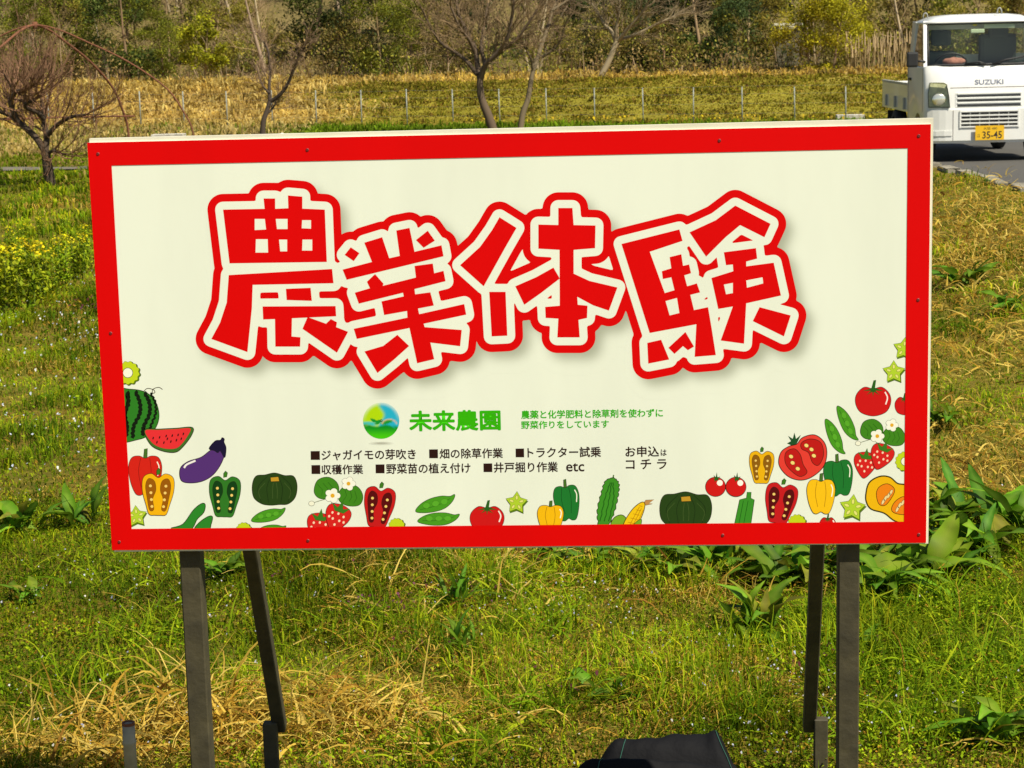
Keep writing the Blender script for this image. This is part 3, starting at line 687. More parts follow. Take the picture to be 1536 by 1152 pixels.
def veg_pod(A, cx, cy, L_, W_, rot):
    q = Art(*A); k = 2.9/A[2]*.26; T = lambda P: place(P, cx, cy, L_, W_, rot)
    q.shape(T(blob([(-.52, .15), (-.36, -.25), (-.1, -.48), (.2, -.5), (.42, -.35), (.55, -.40), (.46, .0), (.25, .35), (0, .45), (-.3, .38)])), (72, 150, 30), 1, k)
    q.line(T(curve([(-.4, .1), (-.1, .1), (.2, .0), (.42, -.22)])), k*.9, (36, 96, 18), 2)
    for u in (-.22, .02, .25): q.shape(T(ell(u, -.08, .09, .2)), (88, 168, 40), 2.2, k*.3)
    return q.build('printed_pea_pod')
def veg_pumpkin(A, cx, cy, w, h):
    q = Art(*A); k = 2.9/A[2]*.26; T = lambda P: place(P, cx, cy, w, h)
    q.shape(T(blob([(0, -.50), (.22, -.42), (.42, -.40), (.50, -.12), (.46, .25), (.30, .46), (.1, .48), (-.1, .5), (-.30, .45), (-.47, .25), (-.5, -.12), (-.42, -.40), (-.22, -.44)])), (40, 66, 22), 1, k)
    for u in (-.30, -.14, .14, .30): q.line(T(curve([(u*.5, -.42), (u*1.25, -.05), (u, .42)])), k*1.1, (24, 44, 14), 2)
    for u in (-.36, -.05, .06, .36): q.line(T(curve([(u*.6, -.2), (u, .05), (u*.9, .3)])), k*.9, (70, 92, 42), 2.3)
    q.shape(T([(-.09, -.36), (.08, -.38), (.10, -.25), (-.08, -.24)]), (196, 150, 40), 3, k*.6)
    return q.build('printed_pumpkin')
def veg_strawberries(A, cx, cy, s_, cut=False):
    q = Art(*A); k = 2.9/A[2]*.26; T = lambda P: place(P, cx, cy, s_, s_)
    for (x, y, r_) in ((-.19, -.27, -.2), (.34, -.11, .25)):
        lf = place(blob([(-.26, .02), (-.14, -.2), (.1, -.22), (.26, -.06), (.24, .14), (.02, .22), (-.18, .18)]), x, y, 1, 1, r_); q.shape(T(lf), (64, 132, 28), 1, k)
        for d in (-.1, .02, .13): q.line(T(place([(d-.06, -.12), (d+.02, .02), (d-.02, .14)], x, y, 1, 1, r_)), k*.8, (34, 84, 16), 2)
    q.line(T(curve([(-.03, -.05), (-.1, .12), (-.2, .32)])), k*1.2, (80, 120, 40), 1.5); q.line(T(curve([(-.48, .05), (-.25, -.02), (-.05, -.08)])), k, (90, 100, 60), 1.5)
    q.shape(T(ell(-.5, .06, .06, .05)), (240, 240, 215), 2, k*.6)
    for (x, y, r_) in ((.30, -.37, .12), (-.045, -.11, .13)):
        for i in range(5): q.shape(T(ell(x+r_*.75*math.cos(i*1.257), y+r_*.75*math.sin(i*1.257), r_*.55, r_*.5)), (244, 244, 226), 2.5+.1*i, k*.45)
        q.add(T(ell(x, y, r_*.35, r_*.35)), lin((226, 170, 40)), 3.6)
    for (x, y, r_) in ((-.33, .55, .12), (.055, .355, .35)):
        up_ = 3*(x > 0)
        q.shape(T(place(blob([(-.24, -.2), (0, -.28), (.24, -.2), (.25, .02), (.06, .3), (-.06, .3), (-.25, .02)]), x, y, 1, 1, r_)), (212, 34, 30), 3+up_, k)
        q.shape(T(place([(-.2, -.26), (-.06, -.2), (0, -.38), (.06, -.2), (.2, -.26), (.1, -.12), (-.1, -.12)], x, y, 1, 1, r_)), (60, 120, 30), 4+up_, k*.4)
        for (a_, b_) in ((-.13, -.06), (.0, -.08), (.13, -.05), (-.08, .06), (.07, .06), (0, .17), (-.17, .04), (.17, .06)): q.add(T(place(ell(a_, b_, .025, .03, 0, 8), x, y, 1, 1, r_)), lin((245, 215, 180)), 4.8+up_)
    return q.build('printed_strawberries')
def veg_ring(A, cx, cy, r, hole=True):
    q = Art(*A); k = 2.9/A[2]*.26; a_ = np.linspace(0, 2*np.pi, 72, endpoint=False); rr = r*(1+.06*np.sin(a_*13))
    P = np.column_stack([cx+rr*np.cos(a_), cy+rr*np.sin(a_)]); q.shape(P+[r*.1, r*.08], (96, 130, 14), 1, k); q.shape(P, (192, 210, 30), 2, k*.5)
    if hole: q.shape(ell(cx, cy, r*.42, r*.42), (244, 244, 220), 3, k)
    return q.build('printed_gourd_slice')
def veg_cherry_tomatoes():
    for cx in (316, 420):
        Art.base = 6*(cx > 400); q = Art(*A6); q.shape(ell(cx, 814, 50, 48), (206, 24, 22), 1, 3)
        q.shape(place([(-.5, .1), (-.15, 0), (-.3, -.5), (0, -.15), (.15, -.9), (.2, -.15), (.6, -.3), (.3, .1), (.55, .45), (.05, .2), (-.2, .5), (-.15, .15)], cx+2, 772, 34), (40, 95, 28), 2, 1.5)
        q.add(ell(cx+22, 794, 15, 15), lin((250, 245, 230)), 3); q.build('printed_cherry_tomato'); Art.base = 0
def art_all():
    veg_ring(A4, 122, 112, 64)
    q = Art(*A4)                                   # watermelon
    q.shape(blob([(60, 215), (130, 208), (215, 222), (275, 270), (300, 350), (285, 420), (240, 470), (180, 495), (60, 505), (40, 360)]), (46, 122, 34), 1, 4)
    for x0, x1, x2 in ((118, 105, 112), (165, 190, 150), (218, 246, 208), (252, 281, 248)):
        pts = curve([(x0, 216+abs(x0-150)*.12), ((x0+x1)/2+14, 285), (x1, 350), (x2+6, 420), (x2, 488-abs(x2-150)*.25)], 10)
        pts = pts+np.column_stack([5*np.sin(np.arange(len(pts))*1.7), 0*np.arange(len(pts))]); q.line(pts, 20 if x0 < 250 else 13, (16, 26, 12), 2)
    q.line(curve([(212, 220), (235, 202), (270, 210), (278, 226), (264, 228), (268, 206), (300, 196), (322, 208)], 6), 4, (70, 60, 40), 2); q.build('printed_watermelon')
    q = Art(*A4); q.shape(blob([(219, 443), (300, 438), (400, 433), (492, 428), (488, 470), (440, 535), (395, 568), (320, 560), (255, 525)]), (62, 110, 40), 4, 4)
    q.add(blob([(222, 446), (300, 441), (400, 436), (480, 432), (470, 470), (425, 530), (385, 550), (320, 545), (262, 515)]), lin((226, 48, 52)), 5.2)
    for x, y in ((268, 488), (305, 484), (343, 476), (378, 474), (412, 470), (442, 464), (290, 512), (330, 514), (370, 508), (402, 500), (430, 492), (350, 492)): q.add(ell(x, y, 4, 9, .3, 8), lin((40, 16, 14)), 6)
    q.build('printed_watermelon_slice')
    veg_pepper(A4, 222, 705, 190, 225, .0, (208, 34, 22), (120, 16, 10))
    Art.base = 6; veg_pepper_half(A4, 296, 815, 186, 232, .02, (238, 176, 12), (150, 88, 8)); Art.base = 0
    veg_star(A4, 172, 938, 62, -.1)
    q = Art(*A4); q.shape(blob([(425, 665), (470, 625), (545, 600), (600, 560), (650, 545), (675, 580), (655, 640), (610, 700), (550, 735), (480, 745), (430, 730)]), (84, 48, 118), 1, 4)
    q.shape(blob([(590, 548), (625, 505), (655, 500), (665, 486), (678, 494), (676, 512), (688, 545), (680, 600), (655, 562), (640, 572), (620, 560)]), (26, 20, 52), 2, 2)
    q.line(curve([(446, 660), (462, 640), (512, 618)]), 11, (240, 236, 228), 3); q.build('printed_eggplant')
    veg_pepper_half(A4, 680, 828, 182, 226, .03, (48, 118, 36), (16, 62, 20))
    veg_pumpkin(A4, 968, 782, 256, 184)
    q = Art(*A4)
    a_ = np.array([(370, 1010), (440, 985), (500, 905), (545, 868), (566, 872), (558, 915), (520, 955), (480, 1015)], float); q.shape(blob(a_), (44, 132, 40), 1, 4)
    q.shape(blob([(510, 1015), (530, 980), (580, 944), (608, 942), (600, 985), (585, 1015)]), (44, 132, 40), 1, 4); q.build('printed_cucumbers')
    veg_pod(A4, 930, 937, 190, 68, -.18); veg_ring(A4, 790, 1018, 42, False); veg_pod(A4, 950, 1015, 150, 50, .0)
    veg_strawberries(A5, 170, 140, 190)
    veg_pepper_half(A5, 352, 168, 128, 160, .12, (196, 26, 26), (88, 10, 12)); veg_ring(A5, 425, 245, 32, False)
    veg_pod(A5, 583, 157, 160, 58, -.22); veg_pod(A5, 595, 217, 160, 52, .0); veg_tomato(A5, 797, 215, 138, 105)
    veg_star(A5, 918, 148, 46, .05); veg_pepper(A5, 1126, 150, 104, 142, -.12, (30, 118, 44), (14, 66, 22)); Art.base = 6; veg_pepper(A5, 1058, 212, 106, 104, .0, (240, 184, 14), (150, 96, 8)); Art.base = 0
    q = Art(*A5); L_ = curve([(1318, 45), (1285, 60), (1268, 110), (1252, 180), (1256, 250)], 8); L_[:, 0] += 3*np.sin(np.arange(len(L_))*2); R_ = curve([(1290, 255), (1318, 190), (1335, 120), (1338, 70), (1318, 45)], 8); R_[:, 0] += 3*np.sin(np.arange(len(R_))*2)
    q.shape(np.vstack([L_, R_[:-1]]), (62, 142, 36), 1, 3); q.line([(1314, 50), (1318, 34)], 5, (60, 100, 30), 1)
    for u in (-14, 4, 22): q.line(curve([(1308+u*.3, 65), (1296+u, 130), (1276+u, 225)], 7)+np.column_stack([2*np.sin(np.arange(15)*2.2), np.zeros(15)]), 4, (30, 92, 20), 2)
    q.build('printed_bitter_gourd')
    q = Art(*A5); q.shape(blob([(1310, 245), (1320, 212), (1352, 200), (1375, 225), (1370, 250)]), (120, 170, 40), 1, 3)
    q.shape(blob([(1362, 245), (1370, 215), (1400, 172), (1432, 148), (1445, 155), (1436, 195), (1408, 245)]), (240, 196, 20), 2, 3)
    for i in range(5): q.line([(1375+i*12, 228-i*17), (1412+i*6, 236-i*18)], 2.2, (180, 124, 8), 3)
    for i in range(3): q.line([(1384+i*14, 240), (1424+i*8, 165+i*6)], 2.2, (180, 124, 8), 3.2)
    q.shape([(1440, 152), (1450, 138), (1484, 136), (1462, 150), (1478, 152), (1450, 158)], (190, 140, 80), 1.4, 1.4); q.shape(blob([(1395, 248), (1415, 225), (1432, 218), (1425, 245)]), (120, 170, 40), 3.5, 2); q.build('printed_corn')
    veg_pumpkin(A6, 165, 932, 262, 184); veg_cherry_tomatoes()
    q = Art(*A6); q.shape([(478, 842), (496, 842), (494, 872), (512, 880), (494, 1010), (412, 1010), (440, 880), (474, 872)], (58, 140, 38), 1, 3)
    for u in (0, 24): q.line([(458+u, 884), (434+u, 1008)], 3, (26, 88, 20), 2)
    q.build('printed_okra')
    veg_pepper_half(A6, 550, 716, 126, 158, .02, (232, 176, 14), (140, 92, 14)); veg_pepper_half(A6, 645, 900, 164, 196, .16, (196, 26, 30), (88, 10, 14)); veg_ring(A6, 730, 1000, 44, False)
    q = Art(*A6)                                   # halved tomato
    q.shape(place([(-.6, .2), (-.2, .0), (-.5, -.5), (-.05, -.2), (.1, -.8), (.25, -.2), (.7, -.6), (.35, .1), (.1, .5)], 712, 582, 52), (30, 80, 40), 1, 2)
    q.shape(blob([(650, 640), (690, 610), (730, 598), (760, 565), (820, 552), (868, 590), (880, 650), (860, 715), (800, 765), (740, 778), (680, 755), (640, 700)]), (226, 62, 50), 1.6, 4)
    q.shape(blob([(675, 640), (715, 622), (745, 650), (760, 700), (780, 740), (745, 760), (700, 730), (672, 690)]), (188, 26, 22), 2.6, 3); q.shape(blob([(755, 590), (800, 572), (850, 590), (864, 650), (840, 702), (810, 690), (790, 640), (755, 620)]), (188, 26, 22), 2.6, 3)
    for x, y in ((700, 660), (708, 692), (734, 722), (778, 604), (804, 624), (816, 656)): q.shape(ell(x, y, 11, 9, .5, 12), (244, 214, 120), 3.6, 1.5)
    q.build('printed_halved_tomato')
    veg_pod(A6, 917, 558, 185, 60, 1.22); veg_pod(A6, 980, 490, 185, 60, 1.18); veg_tomato(A6, 1117, 378, 178, 145); veg_tomato(A6, 1275, 402, 92, 88)
    veg_star(A6, 1222, 230, 58, .0); veg_star(A6, 1275, 112, 58, .1); veg_strawberries(A6, 1148, 580, 215); veg_ring(A6, 1280, 685, 48)
    veg_pepper(A6, 942, 770, 146, 178, -.1, (30, 116, 44), (14, 66, 22)); Art.base = 6; veg_pepper(A6, 852, 864, 142, 172, .0, (242, 190, 22), (150, 96, 8)); Art.base = 0; veg_star(A6, 1012, 920, 68, .1); veg_tomato(A6, 886, 1008, 80, 76)
    q = Art(*A6); q.shape(blob([(1084, 850), (1100, 795), (1150, 765), (1200, 768), (1240, 800), (1290, 815), (1330, 900), (1290, 990), (1230, 985), (1175, 945), (1110, 925), (1086, 890)]), (236, 182, 14), 1, 7, (52, 48, 10))
    q.shape(blob([(1135, 850), (1150, 815), (1190, 800), (1224, 825), (1215, 860), (1180, 905), (1148, 900)]), (236, 132, 20), 3, 3); q.shape(blob([(1212, 930), (1230, 890), (1275, 865), (1310, 900), (1300, 950), (1240, 950)]), (236, 132, 20), 3, 3)
    for x, y in ((1168, 890), (1180, 872), (1196, 858), (1208, 842), (1240, 928), (1252, 908), (1268, 895)): q.shape(ell(x, y, 6, 15, .45, 12), (236, 214, 150), 4, 2, (120, 60, 10))
    q.build('printed_halved_squash')
art_all()

# --- posts, struts and stakes
def bar(name, p0, p1, w, d, mat, parent, off=OFF, face_y=True):
    """square bar between two points"""
    p0 = Vector(p0); p1 = Vector(p1); ax = (p1-p0).normalized(); sx_ = Vector((1, 0, 0)); sx_ = (sx_-ax*sx_.dot(ax)).normalized(); sy_ = ax.cross(sx_)
    bm = bmesh.new(); vv = []
    for p in (p0, p1):
        for a_, b_ in ((-1, -1), (1, -1), (1, 1), (-1, 1)): vv.append(bm.verts.new(p+sx_*a_*w/2+sy_*b_*d/2))
    for q in ((0, 1, 2, 3), (7, 6, 5, 4), (0, 4, 5, 1), (1, 5, 6, 2), (2, 6, 7, 3), (3, 7, 4, 0)): bm.faces.new([vv[i] for i in q])
    bmesh.ops.bevel(bm, geom=list(bm.edges), offset=.003, segments=1, affect='EDGES')
    o = link(name, bm_mesh(name, bm), mat, parent); o.location = off
    return o
def at_y(px, py, y):
    d = ray(px, py); return CAM+d*((y-CAM[1])/d[1])
xl = float(at_y(284.5, 832, .025)[0]); xr = float(at_y(1273.5, 825, .025)[0])
for x in (xl, xr): bar('post', (x, .046, -.25), (x, .046, 1.76), .047, .048, POST, sign)
for xp, (fx, fy), (sx_, sy_) in ((xl, (420, 1092), (405, 1083)), (xr, (1214, 1092), (1231, 1077))):
    f_ = atd(fx, fy, 5.40); bar('strut', (xp+(.028 if xp < 0 else -.028), .094, 1.72), tuple(f_), .034, .040, POST, sign)
    g_ = atd(sx_, sy_, 5.36); bar('stake', (g_[0], g_[1], -.3), (g_[0], g_[1], g_[2]), .037, .03, POST, sign)

# ------------------------------------------------------------------ the small white truck
PAINT = mat_plain('white_paint', (.80, .80, .75), .28, coat=.5, noise=.06, nscale=5)
TRIM = mat_plain('black_trim', (.015, .015, .015), .6); TYRE = mat_plain('tyre_rubber', (.018, .018, .018), .85)
STEEL = mat_plain('steel_rim', (.45, .45, .43), .45, metal=.6); SEAT = mat_plain('dark_seat_cloth', (.085, .095, .088), .95, spec=.1)
PLATE = mat_plain('yellow_plate', (.80, .47, .01), .5); PTXT = mat_plain('plate_print', (.03, .02, .01), .6)
BADGE = mat_plain('badge_metal', (.30, .31, .36), .3, metal=.5); VISOR = mat_plain('pale_visor', (.55, .60, .42), .7); CLOTH = mat_plain('pink_cloth', (.50, .20, .16), .95, noise=.4, nscale=25, bump=.4)
SILV = mat_plain('grey_frame', (.42, .43, .40), .5, metal=.2)
def mat_glass(name, tint, refl=.06, rough=.02):
    m, nt, N, L = mat_new(name); t = N.new('ShaderNodeBsdfTransparent'); t.inputs[0].default_value = (*tint, 1)
    g = N.new('ShaderNodeBsdfGlossy'); g.inputs['Roughness'].default_value = rough; fr = N.new('ShaderNodeFresnel'); fr.inputs[0].default_value = 1.45
    ad = N.new('ShaderNodeMath'); ad.operation = 'ADD'; ad.inputs[1].default_value = refl-.04; ad.use_clamp = True; L.new(fr.outputs[0], ad.inputs[0])
    mx = N.new('ShaderNodeMixShader'); L.new(ad.outputs[0], mx.inputs[0]); L.new(t.outputs[0], mx.inputs[1]); L.new(g.outputs[0], mx.inputs[2])
    o = N.new('ShaderNodeOutputMaterial'); L.new(mx.outputs[0], o.inputs[0]); return m
GLASS = mat_glass('windscreen_glass', (.88, .95, .88)); SGLASS = mat_glass('side_glass', (.22, .25, .24)); LENS = mat_glass('headlight_lens', (.95, .96, .85), .05)
truck = empty('pickup_truck', (4.40, 19.30, float(road_z(20))+.012), R(1.9))
tag(truck, 'small white cab-over pickup truck with yellow number plate on the road', 'truck')
def tb(name, x0, x1, y0, y1, z0, z1, mat, parent=truck, bevel=0.0): return box(name, x0, x1, y0, y1, z0, z1, mat, parent, bevel)
def extr(name, prof, x0, x1, mat, parent=truck, bevel=0.0):
    bm = bmesh.new(); a_ = [bm.verts.new((x0, y, z)) for y, z in prof]; b_ = [bm.verts.new((x1, y, z)) for y, z in prof]; n = len(prof)
    bm.faces.new(a_); bm.faces.new(b_[::-1])
    for i in range(n): bm.faces.new((a_[i], b_[i], b_[(i+1) % n], a_[(i+1) % n]))
    bmesh.ops.recalc_face_normals(bm, faces=bm.faces)
    if bevel: bmesh.ops.bevel(bm, geom=[e for e in bm.edges if e.calc_face_angle(0) > .3], offset=bevel, segments=3, affect='EDGES', profile=.6)
    return link(name, bm_mesh(name, bm, False), mat, parent)
FP = [(0, .22), (.0, .60), (.02, .80), (.06, 1.0), (.13, 1.11)]
def yx(x): return .085*max(0, (abs(x)-.40)/.335)**2.2
def yf(z): return float(np.interp(z, [q[1] for q in FP], [q[0] for q in FP]))
arch = [(.49+.29*math.cos(a_), .27+.29*math.sin(a_)) for a_ in np.linspace(0, math.pi, 11)]
def cab_mesh():
    """side profile swept across the width; the front face bows back towards the corners"""
    prof = FP+[(1.22, 1.11), (1.22, .30), (.85, .27)]+arch+[(.14, .22)]; xs = [-.735, -.728, -.70, -.65, -.58, -.50, -.40, -.2, 0, .2, .40, .50, .58, .65, .70, .728, .735]
    bm = bmesh.new(); rows = []
    for x in xs:
        sh_ = .03 if abs(x) > .73 else .012 if abs(x) > .72 else 0; cy, cz = .6, .68; r_ = []
        for y, z in prof:
            fr = max(0, 1-y/.20); r_.append(bm.verts.new((x, y+yx(x)*fr+sh_*(1 if y < .2 else 0), z-(sh_ if z > 1.0 else 0))))
        rows.append(r_)
    n = len(prof)
    for a_, b_ in zip(rows, rows[1:]):
        for i in range(n): bm.faces.new((a_[i], a_[(i+1) % n], b_[(i+1) % n], b_[i]))
    bm.faces.new(rows[0]); bm.faces.new(rows[-1][::-1])
    return bm_mesh('cab_body', bm, True)
cab = link('cab_body', cab_mesh(), PAINT, truck); cab.data.set_sharp_from_angle(angle=R(38))
def fbox(name, x0, x1, z0, z1, d0, d1, mat, parent=cab, bevel=0):
    """a block on the front panel that follows its slope"""
    bm = bmesh.new(); n = max(1, int(abs(x1-x0)/.07)); cols_ = []
    for x in np.linspace(x0, x1, n+1): cols_.append([bm.verts.new((x, yf(z)+yx(x)+d, z)) for z, d in ((z0, -d1), (z1, -d1), (z1, d0+.006), (z0, d0+.006))])
    for a_, b_ in zip(cols_, cols_[1:]):
        for i in range(4): bm.faces.new((a_[i], a_[(i+1) % 4], b_[(i+1) % 4], b_[i]))
    bm.faces.new(cols_[0]); bm.faces.new(cols_[-1][::-1]); bmesh.ops.recalc_face_normals(bm, faces=bm.faces)
    if bevel: bmesh.ops.bevel(bm, geom=[e for e in bm.edges if e.calc_face_angle(0) > .6], offset=bevel, segments=2, affect='EDGES')
    return link(name, bm_mesh(name, bm), mat, parent)
SEAM = mat_plain('panel_gap', (.10, .06, .05), .8)
fbox('panel_seam', -.44, .44, .852, .858, .01, .002, SEAM)
for s_ in (-1, 1):
    fbox('panel_seam', s_*.66-.003, s_*.66+.003, .93, 1.09, .01, .002, SEAM)
bump_ = fbox('bumper', -.715, .715, .235, .618, .02, .022, PAINT, truck, .014)
for s_ in (-1, 1): fbox('panel_seam', s_*.415-.002, s_*.415+.002, .25, .60, 0, .0245, SEAM, bump_)
fbox('bumper_step', -.70, -.425, .30, .37, 0, .030, PAINT, bump_, .006); fbox('bumper_step', .425, .70, .30, .37, 0, .030, PAINT, bump_, .006)
g1 = fbox('upper_grille', -.385, .385, .635, .795, .0, .004, PAINT, truck)
for z in (.760, .708, .652): fbox('grille_slot', -.365, .365, z-.012, z+.010, 0, .007, TRIM, g1)
for z in (.786, .733, .680): fbox('grille_slat', -.37, .37, z-.010, z+.012, 0, .013, PAINT, g1, .004)
g2 = fbox('lower_grille', -.325, .325, .395, .575, 0, .026, TRIM, truck)
for z in (.535, .491, .447, .405): fbox('grille_slat', -.33, .33, z-.009, z+.009, 0, .034, PAINT, g2, .003)
for x in (-.22, -.11, 0, .11, .22): fbox('grille_rib', x-.004, x+.004, .40, .57, 0, .030, SILV, g2)
fr_ = fbox('grille_surround', -.345, .345, .572, .592, 0, .034, PAINT, g2, .004)
for s_ in (-1, 1): fbox('grille_surround', s_*.335-.012, s_*.335+.012, .39, .592, 0, .033, PAINT, g2, .004)
pl = tb('number_plate', -.165, .165, -.062, -.056, .252, .417, PLATE, truck, .0)
def vtext(name, body, x0, x1, z0, z1, y, mat, parent, bold=0.0):
    me = text_mesh(name, body, bold); n = len(me.vertices); co = np.empty(n*3, np.float32); me.vertices.foreach_get('co', co); co = co.reshape(-1, 3); lo, hi = co.min(0), co.max(0)
    out = np.column_stack([x0+(co[:, 0]-lo[0])/(hi[0]-lo[0])*(x1-x0), np.full(n, 0.0)+(y if y < -.02 else 0), z0+(co[:, 1]-lo[1])/(hi[1]-lo[1])*(z1-z0)]).astype(np.float32)
    if y >= -.02: out[:, 1] = np.interp(out[:, 2], [q[1] for q in FP], [q[0] for q in FP])-.003
    me.vertices.foreach_set('co', out.ravel()); me.update(); o = link(name, me, mat, parent)
    return o
vtext('plate_digits', '35-45', -.085, .140, .268, .352, -.0625, PTXT, pl, .018)
vtext('plate_region_text', '大阪 480', -.075, .085, .368, .402, -.0625, PTXT, pl); vtext('plate_kana', 'は', -.145, -.112, .285, .322, -.0625, PTXT, pl)
vtext('maker_lettering', 'SUZUKI', -.16, .17, .886, .944, yf(.885)-.014, BADGE, cab, .022)
REFL = mat_plain('lamp_reflector', (.78, .78, .56), .5, noise=.45, nscale=14); BULB = mat_plain('lamp_bowl', (.85, .85, .70), .15, metal=.7)
for s_ in (-1, 1):
    hp = [(.690, .634), (.452, .630), (.462, .76), (.485, .90), (.52, .918), (.672, .922), (.694, .80)]
    hl = empty('headlight'); hl.parent = truck; bpy.data.objects.remove(hl)
    def hshape(name, inset, d0, d1, mat, parent):
        c_ = np.mean(hp, 0); bm = bmesh.new(); f1 = []; f2 = []
        for x, z in hp:
            x, z = c_+(np.array([x, z])-c_)*inset; wrap = yx(x)-.010
            f1.append(bm.verts.new((s_*x, yf(z)-d1+wrap, z))); f2.append(bm.verts.new((s_*x, yf(z)+d0+wrap, z)))
        bm.faces.new(f1); bm.faces.new(f2[::-1]); n = len(hp)
        for i in range(n): bm.faces.new((f1[i], f2[i], f2[(i+1) % n], f1[(i+1) % n]))
        return link(name, bm_mesh(name, bm), mat, parent)
    hl = hshape('headlight', 1.0, .02, .003, mat_plain('lamp_rim', (.10, .11, .06), .5), truck)
    hshape('reflector', .93, .0, .008, REFL, hl)
    bm = bmesh.new(); bmesh.ops.create_uvsphere(bm, u_segments=16, v_segments=8, radius=1, matrix=Matrix.Translation((s_*.575, yf(.72)-.008, .725)) @ Matrix.Diagonal((.085, .022, .07, 1))); link('lamp_bowl', bm_mesh('lamp_bowl', bm, True), BULB, hl)
    hshape('lens', .985, 0, .030, LENS, hl)
# upper cab
roof_ = []
bm = bmesh.new(); nx_, ny_ = 9, 7; top = []; bot = []
for j in range(ny_):
    v = j/(ny_-1); y = .47+v*.72
    for i in range(nx_):
        u = i/(nx_-1)*2-1; hw = .665+.02*v
        z = 1.605+.085*(1-abs(u)**5)*(min(1, v*3.2)**.6)+.006
        yy_ = y+yx(u*.69)*.8*(1-v); top.append(bm.verts.new((u*hw, yy_, z))); bot.append(bm.verts.new((u*hw, yy_, 1.592)))
for j in range(ny_-1):
    for i in range(nx_-1):
        k = j*nx_+i; bm.faces.new((top[k], top[k+1], top[k+1+nx_], top[k+nx_])); bm.faces.new((bot[k+nx_], bot[k+1+nx_], bot[k+1], bot[k]))
ring = [j*nx_ for j in range(ny_)]+[(ny_-1)*nx_+i for i in range(1, nx_)]+[j*nx_+nx_-1 for j in range(ny_-2, -1, -1)]+[i for i in range(nx_-2, 0, -1)]
for a_, b_ in zip(ring, ring[1:]+ring[:1]): bm.faces.new((top[a_], top[b_], bot[b_], bot[a_]))
roof = link('roof', bm_mesh('roof', bm, True), PAINT, truck)
for x, y in ((-.635, .62), (.225, .58)):
    a_ = np.linspace(-.3, math.pi+.3, 12); tube('roof_hook', [(x+.026*math.cos(t), y, 1.705+(.045 if x < 0 else .055)*math.sin(t)-(.03 if x < 0 else 0)) for t in a_], .007, SILV, roof, 6)
def tbar(name, p0, p1, w, d, mat, parent=truck): return bar(name, p0, p1, w, d, mat, parent, (0, 0, 0))
for s_ in (-1, 1):
    tbar('windscreen_pillar', (s_*.698, .205, 1.08), (s_*.642, .57, 1.615), .058, .05, PAINT); tbar('rear_pillar', (s_*.700, 1.10, 1.08), (s_*.660, 1.08, 1.62), .05, .22, PAINT)
    tbar('quarter_pillar', (s_*.705, .34, 1.09), (s_*.655, .60, 1.60), .022, .03, TRIM)
    bm = bmesh.new(); vv = [bm.verts.new(p) for p in ((s_*.716, .22, 1.10), (s_*.716, 1.16, 1.10), (s_*.668, 1.12, 1.60), (s_*.664, .55, 1.60))]; bm.faces.new(vv); link('side_window', bm_mesh('side_window', bm), SGLASS, truck)
    mr_ = empty('m'); bpy.data.objects.remove(mr_)
    bm = bmesh.new(); bm_box(bm, s_*.855-.066, s_*.855+.066, .17, .23, 1.10, 1.275, .022); mo = link('wing_mirror', bm_mesh('wing_mirror', bm), TRIM, truck)
    tube('mirror_arm', [(s_*.70, .22, 1.16), (s_*.80, .21, 1.17)], .014, TRIM, mo, 6)
    tb('door_handle', s_*.742-.008, s_*.742+.008, .95, 1.08, .93, .96, TRIM)
    for y in (.185, 1.17): tb('door_seam', s_*.7365-.001, s_*.7365+.001, y-.003, y+.003, .58 if y < .3 else .30, 1.08, SEAM, cab)
bm = bmesh.new(); lo_ = []; hi_ = []
for u in np.linspace(-1, 1, 17): lo_.append(bm.verts.new((u*.672, .132+yx(u*.70)*.85, 1.116))); hi_.append(bm.verts.new((u*.628, .500+yx(u*.68)*.7, 1.598)))
for i in range(16): bm.faces.new((lo_[i], lo_[i+1], hi_[i+1], hi_[i]))
ws = link('windscreen', bm_mesh('windscreen', bm, True), GLASS, truck)
tube('windscreen_seal', [(u*.672, .126+yx(u*.70)*.85, 1.114) for u in np.linspace(-1, 1, 17)], .015, TRIM, ws, 6); tube('windscreen_seal', [(u*.628, .492+yx(u*.68)*.7, 1.590) for u in np.linspace(-1, 1, 17)], .017, TRIM, ws, 6)
for s_ in (-1, 1): tube('windscreen_seal', [(s_*.668, .126+yx(.70)*.85, 1.114), (s_*.626, .492+yx(.68)*.7, 1.590)], .012, TRIM, ws, 6)
tube('wiper', [(-.02, .095, 1.118), (-.10, .105, 1.145), (-.26, .112, 1.128)], .009, TRIM, ws, 5); tube('wiper', [(.05, .095, 1.118), (.22, .115, 1.165), (.50, .150, 1.205)], .010, TRIM, ws, 5)
back = tb('cab_back_wall', -.70, .70, 1.17, 1.20, 1.10, 1.22, PAINT); tb('cab_back_header', -.66, .66, 1.15, 1.18, 1.52, 1.60, PAINT)
tb('rear_window', -.66, .66, 1.172, 1.176, 1.22, 1.52, GLASS)
tb('dashboard', -.66, .66, .20, .42, 1.06, 1.125, TRIM, truck, .02)
for x in (-.40, .28):
    st = tb('seat', x-(.19 if x < 0 else .22), x+(.19 if x < 0 else .22), .86, 1.0, 1.0, 1.27 if x < 0 else 1.46, SEAT, truck, .05); tb('headrest', x-.12, x+.12, .84, .93, 1.33 if x < 0 else 1.40, 1.52 if x < 0 else 1.54, SEAT, st, .04)
sw = [(-.36+.185*math.cos(t), .46-.06*math.sin(t), 1.115+.13*math.sin(t)) for t in np.linspace(0, 2*math.pi, 24)]; tube('steering_wheel', sw, .014, TRIM, truck, 6)
tb('sun_visor', .03, .39, .50, .515, 1.525, 1.588, VISOR, truck, .006); tb('rear_view_mirror', -.13, .03, .46, .49, 1.475, 1.52, VISOR, truck, .008)
